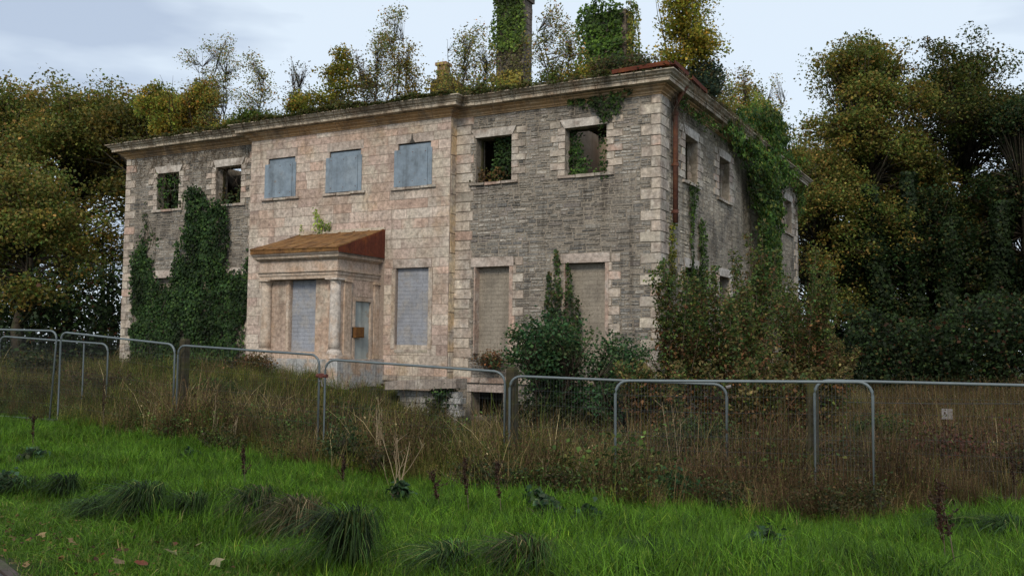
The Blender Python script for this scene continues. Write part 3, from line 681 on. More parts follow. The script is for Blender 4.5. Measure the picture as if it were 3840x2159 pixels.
panel((-13.88,-8.45,.06),(-10.28,-8.19,-.10),'rear fence panel with a middle upright, standing behind the leaning panel',brace=(.79,))
def thing_mesh(mb,name,m,label,cat,group=None,smooth=False):
    o=mb.build(name,m,None,smooth=smooth); return tag(o,label,cat,group)
for (x,y,zt,r,lab) in ((-6.50,-9.40,.02,.07,'mossy wooden post between the fence panels before the ivy'),(.65,-8.98,-.40,.075,'mossy wooden post at the sloping fence joint right of the porch'),(5.33,-8.25,-.52,.07,'dark wooden post behind the right hand fence panels')):
    mb=MB(); z0=Hs(x,y)-.1; c=lambda s,z:[(x+s*a*r,y+s*b*r,z) for a,b in ((-1,-1),(1,-1),(1,1),(-1,1))]
    mb.add(c(1,z0)+c(1,zt-.03)+c(.75,zt+.01),[(3,2,1,0),(0,1,5,4),(1,2,6,5),(2,3,7,6),(3,0,4,7),(4,5,9,8),(5,6,10,9),(6,7,11,10),(7,4,8,11),(8,9,10,11)]); thing_mesh(mb,'wooden_post',M_wood,lab,'post','wooden posts by the fence')
mb=MB(); mb.tube([(-2.86,-9.72,-.60),(-2.62,-9.74,-.60)],.035,8); mb.tube([(-2.74,-9.73,-.63),(-2.74,-9.73,-.56)],.06,8); thing_mesh(mb,'fence_coupler',M_clip,'rusty red coupler clamping two fence panels left of the porch','clamp')
mb=MB(); mb.tube([(-2.77,-9.76,-.70),(-2.71,-9.78,-.68),(-2.70,-9.76,-.78)],.012,5); thing_mesh(mb,'cable_tie',M_plate,'white tie hanging under the rusty coupler','cable tie')
mb=MB(); mb.tube([(4.03,-8.26,-.64),(4.10,-8.24,-.62)],.024,6); thing_mesh(mb,'pale_tie',M_plate,'pale tie on the corner of the overlapped panel','cable tie')
nb=MB(); nb.box((6.66,-1.74,-2.4),(6.72,-1.68,-1.2)); nbo=nb.build('notice_post',M_wood); tag(nbo,'pale square notice on a post in the reddish weeds at right','notice')
mb=MB(); mb.box((6.60,-1.78,-1.40),(6.80,-1.75,-1.19)); mb.build('notice_plate',M_plate,nbo)
mb=MB(); mb.tube([(4.4,-3.0,-1.08),(6.4,-1.95,-1.09),(9.2,-.45,-1.05)],.006,4); thing_mesh(mb,'fence_wire',M_wire,'single strained wire above the reddish weeds at right','wire')

# ------------------------------------------------------------------ vegetation
def in_view(P,m=.12,far=200):
    d=P-CAM; z=d@FF; u=(d@RR)/np.maximum(z,.1)*F_PX/3840; v=(d@UU)/np.maximum(z,.1)*F_PX/2159
    return (z>1)&(z<far)&(abs(u)<.5+m)&(abs(v)<.5+m*1.5)
def in_poly(u,v,poly):
    c=np.zeros(len(u),bool); n=len(poly)
    for i in range(n):
        (x0,y0),(x1,y1)=poly[i],poly[(i+1)%n]
        if y0==y1: continue
        k=((y0>v)!=(y1>v))&(u<(x1-x0)*(v-y0)/(y1-y0)+x0); c^=k
    return c
GREEN_IVY=[(.020,.045,.014),(.030,.062,.016),(.014,.030,.010),(.045,.08,.018)]; GREEN_IVY=[tuple(min(.45,v*1.4) for v in c) for c in GREEN_IVY]
YG=[(.075,.11,.018),(.10,.13,.02),(.045,.08,.015),(.12,.10,.02)]; YG=[tuple(min(.3,v*1.4) for v in c) for c in YG]
AUT=[(.13,.10,.022),(.09,.085,.018),(.16,.095,.02),(.055,.065,.016),(.17,.12,.025)]; AUT=[tuple(min(.45,v*1.8) for v in c) for c in AUT]
def ivy(name,label,pl,poly,dens,size,thick,pal,wts,n0=.02,group='ivy on the house',rag=.12,stems=0,cat='ivy',sag=1.0,noise=.0,topfade=0):
    pal=pal if pal is GREEN_IVY or 'indow' in label else [tuple(min(.4,v*1.7) for v in c) for c in pal]; us=[p[0] for p in poly];zs=[p[1] for p in poly]; a,b,c,d=min(us)-.1,max(us)+.1,min(zs)-.1,max(zs)+.1
    n=int((b-a)*(d-c)*dens); u=RNG.uniform(a,b,n); z=RNG.uniform(c,d,n)
    Q=np.stack([u,z*.6,np.zeros(n)],1); uu_=u+rag*vnoise(Q,3.5,1)+RNG.normal(0,rag*.35,n); zz_=z+rag*vnoise(Q,3.1,2)+RNG.normal(0,rag*.5,n)
    k=in_poly(uu_,zz_,poly)
    if noise: k&=(vnoise(np.stack([u,z*.45,u*0],1),4.0,5)+RNG.normal(0,.25,n)>noise-1+ (topfade*(z-c)/(d-c)))
    u,z=u[k],z[k]; n=len(u)
    bulge=.5+.5*vnoise(np.stack([u,z,u*0],1),1.6,9); th=n0+thick*(.25+.75*np.clip(bulge,0,1.3))*RNG.uniform(.15,1,n)**.6
    P=pl.O+u[:,None]*pl.U+th[:,None]*pl.N+z[:,None]*np.array([0,0,1.])
    nr=unit(pl.N+RNG.normal(0,.42,(n,3))+np.array([0,0,.35])); dn=unit(np.array([0,0,-1.])*sag+RNG.normal(0,.55,(n,3)))
    s=size*RNG.uniform(.6,1.25,n); C=palette(n,pal,wts,.3)*np.clip(.98+.5*vnoise(P,1.5,4),.4,1.9)[:,None]
    o=quads_mesh('foliage',leaves(P,nr,dn,s,.95),C,M_leaf,None)
    root=o; o.name=name; tag(o,label,cat,group)
    if stems:
        mb=MB()
        for _ in range(stems):
            ux=random.uniform(a+.15,b-.15); z0=c+random.uniform(0,.25*(d-c)); z1=z0+random.uniform(.4,1)*(d-z0); pts=[]
            for t in np.linspace(0,1,7): pts.append(pl.p(ux+.10*math.sin(t*5+ux*3)+random.uniform(-.03,.03),z0+(z1-z0)*t,.02))
            pts=[p for p in pts if in_poly(np.array([(p-pl.O)@pl.U]),np.array([p[2]]),poly)[0]]
            if len(pts)>2: mb.tube(pts,.012,4,r2=.004)
        if mb.f: mb.build('stem',M_twig,root)
    return root
ivyL=[(-17.35,-1.1),(-17.6,.8),(-17.45,1.9),(-17.2,2.6),(-17.15,3.25),(-16.95,4.06),(-16.8,4.7),(-16.49,5.2),(-16.02,5.08),(-15.75,4.53),(-14.9,4.47),(-14.82,3.41),(-14.9,2.5),(-14.5,2.0),(-14.04,2.85),(-13.9,2.08),(-13.92,.6),(-14.3,.3),(-14.3,-1.1)]
ivy('wall_ivy','big dark ivy mass climbing the left wing up between its two upper windows',FR,ivyL,700,.105,.30,GREEN_IVY,[4,4,3,2],stems=10,rag=.17,noise=.12)
ivy('wall_ivy','dark ivy climbing beside the far left corner stones',FR,[(-19.42,-1.2),(-19.43,1.37),(-19.4,2.77),(-19.23,3.32),(-19.0,3.6),(-18.8,3.3),(-18.6,3.0),(-18.3,2.87),(-18.33,2.18),(-17.9,2.0),(-17.45,1.9),(-17.2,.8),(-17.3,-1.2)],680,.10,.26,GREEN_IVY,[4,4,3,2],stems=6,rag=.17,noise=.15)
ivy('wall_ivy','thin ivy shoots reaching up the far left wall towards the sill',FR,[(-19.3,2.8),(-19.1,4.6),(-18.95,4.4),(-18.9,5.2),(-18.75,4.4),(-18.6,3.9),(-18.2,3.6),(-18.3,2.8)],150,.08,.07,GREEN_IVY,[4,4,3,3],stems=9,noise=.8,topfade=.5)
ivy('wall_ivy','small ivy patch at the foot of the bay pilaster left of the porch',FR,[(-14.3,-1.1),(-14.32,.5),(-14.12,.9),(-13.95,.4),(-13.95,-1.1)],300,.09,.1,GREEN_IVY,[3,3,2,3],noise=.4)
ivy('wall_ivy','bright ivy strip hanging below the cornice above the corner window',FR,[(-2.9,6.62),(-2.1,6.74),(-.66,6.6),(-.9,6.42),(-1.05,6.08),(-1.44,5.9),(-1.7,6.2),(-1.85,6.38),(-2.6,6.48)],520,.085,.2,[(.035,.07,.015),(.06,.11,.02),(.02,.045,.012)],[3,3,2],n0=.05)
ivy('wall_ivy','ivy trail down the right edge of the corner window',FR,[(-1.6,6.1),(-1.4,6.0),(-1.36,5.2),(-1.42,4.6),(-1.7,4.5),(-1.62,5.3)],260,.08,.1,[(.04,.075,.015),(.06,.10,.02),(.02,.045,.012)],[3,3,2],n0=.0,noise=.6)
BYp=Pl((0,-BP,0),(1,0,0),(0,-1,0))
ivy('wall_plant','bright yellow green sprig growing on the wall above the porch roof',BYp,[(-11.0,4.02),(-10.85,4.05),(-10.75,3.75),(-10.41,3.62),(-10.40,3.42),(-10.95,3.40)],520,.075,.16,YG,[3,3,2,.4],cat='plant',group='plants on the porch roof')
ivy('wall_plant','tiny green sprig at the left end of the porch roof',BYp,[(-11.62,3.6),(-11.5,3.65),(-11.42,3.38),(-11.65,3.36)],350,.06,.1,YG,[3,3,2,.6],cat='plant',group='plants on the porch roof')
for i,(a,b,z0,z1,lab) in enumerate([(-3.18,-3.02,.0,2.0,'thin left ivy stem with small leaves beside the blocked window'),(-2.96,-2.76,.2,2.66,'tallest ivy stem beside the blocked window'),(-2.62,-2.42,.3,2.2,'dark ivy column over the blocked window edge'),(-2.36,-2.22,.2,1.35,'shortest ivy stem over the blocked window')]):
    ivy('wall_ivy',lab,FR,[(a-.08,-.6),(a-.03,z1*.5),(a+.03,z1),(b-.04,z1-.1),(b+.03,z1*.45),(b+.08,-.6)],650,.08,.15,[(.03,.055,.02),(.05,.085,.02),(.09,.075,.03)],[3,3,1],rag=.05,stems=2)
# inside the windows
INW=Pl((0,.75,0),(1,0,0),(0,-1,0)); INF=Pl((0,.35,0),(1,0,0),(0,-1,0))
ivy('window_ivy','dense curtain of ivy inside the window right of the centre bay',INF,[(-5.0,4.3),(-4.95,5.3),(-5.05,6.1),(-4.1,6.1),(-4.2,4.3)],650,.08,.25,GREEN_IVY,[3,4,2,2.5],group='ivy inside the windows')
ivy('window_ivy','rusty brown fern like growth on the sill of the ivy curtained window',INF,[(-5.6,4.4),(-5.5,4.75),(-5.2,4.95),(-4.9,4.8),(-4.6,4.9),(-4.4,4.4)],420,.07,.3,[(.14,.075,.03),(.09,.09,.02),(.16,.10,.03)],[3,2,2],n0=.1,group='plants on window sills',cat='plant')
ivy('window_ivy','green ivy inside the left of the corner window',INF,[(-2.75,4.4),(-2.75,6.0),(-2.3,6.0),(-2.35,5.3),(-2.1,4.9),(-2.2,4.4)],560,.085,.3,[(.03,.07,.015),(.05,.10,.02),(.015,.035,.01)],[3,3,2],group='ivy inside the windows')
ivy('window_ivy','low ivy spilling over the corner window sill',Pl((0,0,0),(1,0,0),(0,-1,0)),[(-2.62,4.42),(-2.55,4.75),(-2.1,4.62),(-1.7,4.72),(-1.5,4.9),(-1.5,4.55),(-2.2,4.45)],420,.08,.12,[(.04,.075,.015),(.065,.11,.02),(.02,.045,.012)],[3,3,2],n0=-.1,group='ivy inside the windows')
ivy('window_ivy','bright green leaves seen through the far left window',Pl((0,.12,0),(1,0,0),(0,-1,0)),[(-18.45,4.4),(-18.45,5.9),(-18.0,5.6),(-17.6,5.9),(-17.2,5.9),(-17.2,4.4)],330,.09,.3,[(.03,.07,.015),(.06,.12,.02),(.015,.035,.01)],[3,3,2],group='ivy inside the windows',noise=.7)
ivy('window_ivy','sparse growth in the dark window beside the bay',INF,[(-15.6,4.4),(-15.6,5.2),(-15.2,4.9),(-14.7,5.1),(-14.4,4.9),(-14.4,4.4)],300,.08,.3,[(.03,.05,.015),(.06,.07,.02),(.1,.07,.03)],[3,2,1],group='ivy inside the windows',noise=.7)
# side wall
SDI=[(4.0,6.45),(5.2,6.9),(6.48,7.4),(9.77,8.2),(12.4,8.2),(14.2,7.3),(14.0,6.5),(12.37,5.86),(12.03,4.63),(11.8,3.2),(11.67,2.2),(9.6,1.5),(9.0,2.0),(8.6,3.39),(8.1,4.66),(7.5,5.7),(6.6,6.1),(5.0,6.3)]
ivy('wall_ivy','huge ivy growth pouring down the side wall from the roof',SD,SDI,420,.12,.95,[(.035,.075,.015),(.06,.105,.018),(.02,.045,.012),(.10,.11,.022)],[4,4,3,2],stems=8,rag=.22)
for lab,poly in (('narrow ivy trail below the near upper side window',[(2.2,4.5),(2.9,4.6),(2.75,3.6),(2.6,1.9),(2.4,1.9),(2.4,3.7)]),('bright ivy stream between the side windows',[(3.1,3.5),(3.65,3.6),(3.85,1.2),(3.1,1.2)]),
     ('yellow leaved growth at the broken end of the downpipe',[(.62,3.25),(1.05,3.25),(1.0,1.6),(.6,1.6)]),('ivy over the cornice end beside the downpipe',[(.9,6.9),(3.2,6.6),(4.4,6.5),(3.2,6.25),(1.6,6.3),(.9,6.5)]),
     ('ivy over the far end of the side cornice',[(14.9,7.2),(17.0,6.9),(17.2,5.6),(15.9,5.3)]),('mossy ivy streak on the far side wall',[(12.5,4.2),(13.3,3.9),(13.6,1.5),(12.2,1.5)]),('ivy over the near lower side window',[(2.1,2.1),(3.3,2.3),(3.9,1.6),(3.8,-1),(1.9,-1)])):
    yel='yellow' in lab
    ivy('wall_ivy',lab,SD,poly,380 if 'near lower' not in lab else 420,.085,.12 if 'cornice' not in lab else .45,[(.12,.13,.02),(.16,.14,.02),(.06,.09,.02)] if yel else [(.045,.085,.015),(.07,.12,.02),(.025,.05,.012)],[3,3,2],noise=.55 if ('cornice' in lab or 'streak' in lab) else .25,stems=3)
# chimney ivy
C1F=Pl((0,4.98,0),(1,0,0),(0,-1,0)); C1S=Pl((-6.64,0,0),(0,1,0),(1,0,0)); C1L=Pl((-7.73,0,0),(0,1,0),(-1,0,0))
ivy('chimney_ivy','green ivy on the top of the tall chimney',C1F,[(-7.85,10.2),(-7.85,12.4),(-6.9,12.4),(-6.6,11.0),(-6.65,10.0)],560,.10,.16,[(.05,.085,.018),(.08,.12,.02),(.03,.05,.015)],[3,3,2],group='ivy on the chimneys')
ivy('chimney_ivy','thin brownish creeper down the middle of the tall chimney',C1F,[(-7.85,8.6),(-7.85,10.4),(-6.6,10.4),(-6.6,8.6)],420,.09,.1,[(.10,.085,.04),(.09,.10,.03),(.06,.05,.03)],[3,2,2],group='ivy on the chimneys',noise=.3)
ivy('chimney_ivy','orange and olive creeper round the foot of the tall chimney',C1F,[(-7.9,6.9),(-7.88,9.3),(-6.6,9.2),(-6.55,6.9)],560,.10,.16,AUT,[3,3,4,1,2],group='ivy on the chimneys')
ivy('chimney_ivy','creeper up the side face of the tall chimney',C1S,[(4.95,6.9),(4.95,11.4),(5.15,10.0),(5.4,9.3),(5.7,8.0),(5.7,6.9)],260,.09,.12,AUT,[3,3,2,2,1],group='ivy on the chimneys',noise=.3)
C2F=Pl((0,4.98,0),(1,0,0),(0,-1,0)); C2S=Pl((-2.94,0,0),(0,1,0),(1,0,0))
ivy('chimney_ivy','thick green ivy wrapping the broad chimney',C2F,[(-4.5,8.6),(-4.6,10.6),(-4.3,11.1),(-3.3,11.15),(-2.95,10.9),(-2.9,8.6)],560,.11,.42,[(.045,.085,.015),(.07,.12,.018),(.025,.05,.012)],[3,3,2],group='ivy on the chimneys',n0=.02)
ivy('chimney_ivy','yellowing ivy on the right face of the broad chimney',C2S,[(4.7,7),(4.7,11.1),(5.9,10.9),(5.9,7)],420,.10,.25,YG+AUT,[2,2,1,1,1,1,1,1,1],group='ivy on the chimneys')
ivy('chimney_ivy','olive and orange ivy at the foot of the broad chimney',C2F,[(-4.6,6.9),(-4.6,8.8),(-2.8,8.8),(-2.7,6.9)],480,.11,.4,AUT+YG,[3,3,2,3,1,1,1,1,1],group='ivy on the chimneys')
ivy('chimney_ivy','ochre moss and creeper over the gable stump',Pl((0,2.58,0),(1,0,0),(0,-1,0)),[(-9.0,6.9),(-8.9,8.6),(-8.3,8.85),(-7.6,8.5),(-6.8,7.8),(-6.7,6.9)],520,.08,.2,AUT,[3,4,2,3,1],group='ivy on the chimneys')
ivy('chimney_ivy','orange leaves round the finial post of the gable stump',Pl((0,2.62,0),(1,0,0),(0,-1,0)),[(-8.7,8.5),(-8.68,9.2),(-8.3,9.2),(-8.1,8.8),(-7.8,8.6)],260,.07,.08,AUT,[3,2,4,1,2],group='ivy on the chimneys',noise=.4)

# --- cornice moss and dangling weeds
def cloud(n,f): return f(n)
nC=46000; s=RNG.uniform(0,1,nC); P=np.zeros((nC,3))
fr=RNG.uniform(0,1,nC)<.6
P[:,0]=np.where(fr,RNG.uniform(LX-.3,.35,nC),RNG.uniform(.05,.5,nC)); bay=(P[:,0]>BA-.3)&(P[:,0]<BB+.3)&fr
P[:,1]=np.where(fr,-RNG.uniform(.1,.60,nC)-np.where(bay,BP,0),RNG.uniform(-.3,DY,nC))
k=(vnoise(P,1.1,21)+RNG.normal(0,.35,nC)>-.25)&~(fr&(P[:,0]>-1.2)&(RNG.uniform(0,1,nC)<.8)); P=P[k]; n=len(P); hmp=np.clip(vnoise(P,1.5,22)*.5+.5,0,1)
P[:,2]=6.95+RNG.uniform(0,1,n)*(.04+.20*hmp)
quads_mesh('cornice_moss',leaves(P,unit(RNG.normal(0,.5,(n,3))+[0,-.3,1]),RNG.normal(0,1,(n,3)),RNG.uniform(.05,.11,n),.8),palette(n,[(.09,.11,.025),(.13,.12,.035),(.16,.11,.045),(.05,.07,.02)],[4,3,2,3]),M_leaf,None,kind='stuff')
mb=MB()
for i in range(520):
    if random.random()<.72: x=random.uniform(LX,.2); y=-.56-(BP if BA<x<BB else 0); ax=(random.uniform(-.06,.06),-.02)
    else: x=.57;y=random.uniform(-.3,9); ax=(.02,random.uniform(-.06,.06))
    L_=random.expovariate(1/.22)+.06; L_=min(L_,.7)
    pts=[(x+ax[0]*t*2+random.uniform(-.02,.02),y+ax[1]*t*2+(.25*t*t if y<-.3 else 0),7.0+.03-L_*t) for t in (0,.35,.7,1)]
    mb.tube(pts,.009,3,r2=.003)
mb.build('hanging_stems',M_twig,HOUSE,kind='stuff')
# creeper web on the left wing under the cornice
mb=MB()
for i in range(70):
    x=random.uniform(LX+.3,BA-.2); z=6.45; pts=[(x,-.03,z)]
    for k_ in range(random.randint(4,12)): x+=random.gauss(0,.12); z-=random.uniform(.05,.2); pts.append((x,-.035,max(z,4.6)))
    mb.tube(pts,.008,3,r2=.003)
o=mb.build('bare_creeper',M_twig); tag(o,'web of leafless creeper stems under the cornice of the left wing','creeper')
mb=MB()
for i in range(30):
    y=random.uniform(.5,1.6); z=6.75; pts=[(.2,y,z)]
    for k_ in range(random.randint(3,8)): y+=random.gauss(0,.09); z-=random.uniform(.08,.22); pts.append((.1+random.uniform(-.05,.15),y,z))
    mb.tube(pts,.008,3,r2=.003)
o=mb.build('bare_creeper',M_twig); tag(o,'tangle of dead stems hanging round the top of the downpipe','creeper')

# --- trees
def tree(name,label,cat,base,h,blobs,nleaf,lsize,pal,wts,group=None,sub=34,sig=.42,trunk_r=.22,stems=1,twig=.02,cvar=.25,flat=.7,rng=None,leafasp=.8,trunk_m=None,spread=.3,downbias=0,shell=.55):
    rng=rng or np.random.default_rng(abs(hash(label))%10**6 if False else sum(map(ord,label)))
    root=empty(name,tuple(base),label,cat,group); base=np.array(base,float)
    mb=MB(); cl=[]
    tops=[]
    for s_ in range(stems):
        off=np.array([rng.uniform(-spread,spread),rng.uniform(-spread,spread),0]) if stems>1 else np.zeros(3)
        pts=[base+off*.2+np.array([0,0,-.15])]
        for t in (.25,.5,.75,1): pts.append(base+off*(.2+.8*t)*(1+t)+np.array([rng.normal(0,.02*h),rng.normal(0,.02*h),h*t*.95*(1-.12*abs(off[0])/max(spread,.01))]))
        mb.tube(pts,trunk_r,7,r2=trunk_r*.12); tops.append(pts)
    allp=np.array([p for T in tops for p in T])
    # interpolate trunk axis points
    ax=[]; 
    for T in tops:
        for i in range(len(T)-1):
            for t in (0,.33,.66): ax.append(T[i]*(1-t)+T[i+1]*t)
    ax=np.array(ax); ax=ax[ax[:,2]<base[2]+.80*h]
    P=[];C=[];tot=sum(b[2] for b in blobs)
    for (c,r,wt) in blobs:
        c=np.array(c,float); r=np.array(r,float) if hasattr(r,'__len__') else np.array([r,r,r*.85])
        m=max(3,int(sub*wt/tot*len(blobs)))
        d=unit(rng.normal(0,1,(m,3))); d[:,2]=np.abs(d[:,2])*rng.choice([1,1,-.7],m); q=c+d*r*(rng.uniform(0,1,(m,1))**shell)
        nl=int(nleaf*wt/tot/m)
        for j in range(m):
            cst=((ax-q[j]-np.array([0,0,-.25*np.linalg.norm(r)]))**2).sum(1); a=ax[rng.choice(np.argsort(cst)[:3])]
            if np.linalg.norm(q[j]-a)>.1:
                mid=(a+q[j])/2+np.array([0,0,.08*np.linalg.norm(q[j]-a)])+rng.normal(0,.03,3)
                mb.tube([a,mid,q[j]],twig,3,r2=twig*.25)
            k_=max(2,int(nl*rng.uniform(.45,1.6))); sg=sig*rng.uniform(.6,1.35)
            g3=rng.normal(0,1,(k_,3)); g3*=np.minimum(1,1.75/np.maximum(np.linalg.norm(g3,axis=1,keepdims=True),.01)); p=q[j]+g3*np.array([sg,sg,sg*flat]); P.append(p)
            C.append(palette(k_,pal,wts,cvar,rng)*math.exp(rng.normal(0,.22))*(rng.choice([np.array([1,1,1.]),np.array([1.2,.98,.9]),np.array([.85,1.05,1.])])))
            if nl>150:
                for _ in range(3):
                    e_=q[j]+rng.normal(0,sg*.9,3); mb.tube([q[j],e_],twig*.4,3,r2=twig*.12)
    P=np.concatenate(P);C=np.concatenate(C); n=len(P)
    nr=unit(rng.normal(0,.6,(n,3))+[0,0,.8]); dn=rng.normal(0,1,(n,3))+[0,0,-.6]
    t_=mb.build('trunk',trunk_m or M_bark,root,smooth=True)
    quads_mesh('crown',leaves(P,nr,dn,lsize*rng.uniform(.6,1.3,n),leafasp),C,(M_leafb if 'roof' in name or group=='shrubs on the roof' else M_leaf),root)
    return root
OCH=[(.125,.108,.024),(.085,.09,.02),(.14,.098,.03),(.07,.09,.018),(.040,.060,.014)]; OCH=[tuple(min(.45,v*1.85) for v in c) for c in OCH]
DK=[(.022,.040,.014),(.030,.055,.015),(.014,.026,.010),(.06,.065,.018)]; DK=[tuple(min(.3,v*1.15) for v in c) for c in DK]
def crown(cx,cy,z0,z1,r,n,seed,top=.65):
    g_=np.random.default_rng(seed); B=[]
    for i in range(n):
        t=g_.uniform(0,1); z=z0+(z1-z0)*t; rr=r*math.sin(math.pi*min(.97,(.22+.72*t)))**.8; a=g_.uniform(0,6.28); q=rr*g_.uniform(.3,.85)
        B.append(((cx+q*math.cos(a),cy+q*math.sin(a),z),(r*.42,r*.42,r*.30),1))
    B.append(((cx,cy,z1-r*.25),(r*.4,r*.4,r*.3),1)); return B
TG='trees behind the house'
def bigtree(label,x,y,zt,r,z0,pal,wts,n=26,nl=30000,seed=1,ls=.17,tr=.3,sig=.45,sub=9):
    gz=Hs(x,y); return tree('broadleaf_tree',label,'tree',(x,y,gz),zt-gz-1,crown(x,y,z0,zt-.6,r,n,seed),int(nl*1.3),ls*.85,pal,wts,TG,sub=sub*2.2,sig=sig*.92,trunk_r=tr,twig=.05,rng=np.random.default_rng(seed))
bigtree('tall russet sycamore right of the house, highest tree on that side',1.2,27.4,15.6,4.2,3.2,OCH,[4,4,3,3,2],48,62000,3)
bigtree('green topped tree filling the gap right of the russet sycamore',5.2,31.5,16.2,4.5,3.0,[(.07,.085,.018),(.10,.10,.02),(.035,.055,.014),(.13,.09,.025)],[4,3,3,1],48,60000,5)
bigtree('russet lower crown leaning to the house side on the right',-.6,24.5,10.0,2.7,1.5,OCH,[4,3,4,3,3],30,30000,6,ls=.15)
bigtree('shaded dark tree near the right edge of the view',8.3,29.0,12.8,3.5,1.0,DK+[(.09,.06,.02)],[4,3,4,2,1],36,36000,7)
bigtree('dark ivy green tree low behind the ivy clad trunks',4.2,27.5,8.0,3.8,.0,DK+[(.09,.06,.02)],[4,3,4,2,.6],36,34000,17)
bigtree('dark green tree low at the foot of the russet sycamore',.8,26.0,6.8,3.0,-.5,DK+[(.09,.06,.02)],[4,3,4,2,.6],30,28000,18)
bigtree('olive tree standing far back between the green topped and dark trees',9.8,34.0,14.2,3.8,2.0,[(.07,.085,.018),(.09,.09,.02),(.035,.055,.014)],[4,2,4],36,34000,19)
bigtree('dark tree cut by the right edge of the photo',11.3,24.0,12.0,2.9,2.0,DK+[(.10,.055,.02)],[4,3,3,2,1.5],22,20000,8)
bigtree('ochre oak at the far left edge',-36.0,5.6,12.9,4.4,3.5,OCH,[5,5,3,3,2],32,34000,9)
bigtree('golden brown sycamore left of the house',-30.6,5.9,12.2,4.2,3.0,OCH,[5,5,3,3,1],32,36000,10)
bigtree('yellow olive tree rising over the left end of the roof',-26.0,6.5,11.0,3.6,5.0,[(.12,.11,.022),(.09,.09,.02),(.15,.11,.025),(.05,.065,.016)],[5,5,2,2],26,26000,12)
bigtree('low orange leaved tree close to the left corner of the house',-25.2,-.2,6.6,2.7,1.5,OCH,[5,5,4,3,2],22,24000,13,ls=.15)
bigtree('shadowy small tree against the far left fence',-30.0,-1.5,4.6,3.0,.5,DK+[(.08,.06,.02)],[4,3,4,2,1],20,18000,14,ls=.15)
# ivied trunks at right
def ivied(x,y,h,r,label,seed,n=9000):
    g_=np.random.default_rng(seed); z=Hs(x,y); root=empty('ivied_tree',(x,y,z),label,'tree','ivy clad trunks at right')
    mb=MB(); pts=[(x+.25*math.sin(t*3+seed),y,z+h*t) for t in np.linspace(0,1,8)]; mb.tube(pts,.28,8,r2=.1); mb.build('trunk',M_bark,root,smooth=True)
    t=g_.uniform(0,1,n)**.85; a=g_.uniform(0,6.28,n); rr=r*(1-.45*t)*(.7+.5*np.sin(t*17+a*2+seed)*.4)*g_.uniform(.5,1.1,n)
    P=np.stack([x+.25*np.sin(t*3+seed)+rr*np.cos(a),y+rr*np.sin(a),z+h*t],1)
    nr=unit(np.stack([np.cos(a),np.sin(a),a*0+.4],1)+g_.normal(0,.4,(n,3))); quads_mesh('ivy_foliage',leaves(P,nr,g_.normal(0,.5,(n,3))+[0,0,-1],.17*g_.uniform(.6,1.3,n),.9),palette(n,DK,[4,3,4,.7],.3,g_),M_leaf,root)
ivied(1.9,24.6,9.8,1.15,'ivy clad trunk nearest the far corner of the house',1)
ivied(3.6,25.6,10.5,.9,'slim ivy clad trunk second from the house',2,7000)
ivied(5.3,25.5,8.2,1.0,'thick leaning ivy clad trunk in the middle of the right hand group',3,8000)
ivied(7.2,26.5,9.0,1.1,'ivy clad trunk near the right hand sky gap',4,8000)
# understorey and far wood as one mass
n=95000; g_=np.random.default_rng(5)
side=g_.uniform(0,1,n)<.52
x=np.where(side,g_.uniform(1.0,19,n),g_.uniform(-48,-20.8,n)); y=np.where(side,g_.uniform(19.5,40,n),g_.uniform(-1,22,n))
# left mass follows a belt behind the fence
y=np.where(~side,2.5+(x+20)*-.10+g_.normal(0,2.2,n),np.where(g_.uniform(0,1,n)<.75,22.5+g_.normal(0,1.6,n),y)); 
P=np.stack([x,y,H(x,y)],1); top=np.where(side,4.2,4.0)+1.3*vnoise(np.stack([x,y*.3,x*0],1),.55,3); P[:,2]+=top*g_.uniform(0,1,n)**.8
k=(side|(x<-20.9)); P=P[k]; n=len(P)
quads_mesh('understorey',leaves(P,unit(g_.normal(0,.6,(n,3))+[-.1,-.4,.6]),g_.normal(0,1,(n,3)),.155*g_.uniform(.5,1.4,n),.8),palette(n,DK+[(.07,.03,.015),(.09,.07,.02)],[5,4,5,1,.8,.5],.35,g_)*np.clip(1+.4*vnoise(P,.9,8),.4,1.7)[:,None],M_leaf,None,kind='stuff')
mb=MB()
for i in range(60):
    sx=random.random()<.5; xx=random.uniform(1,20) if sx else random.uniform(-46,-22); yy=random.uniform(24,42) if sx else random.uniform(4,22); z=Hs(xx,yy)
    mb.tube([(xx,yy,z-.2),(xx+random.uniform(-.5,.5),yy,z+random.uniform(4,7))],random.uniform(.06,.2),5,r2=.04)
mb.build('far_trunks',M_bark,None,kind='stuff')

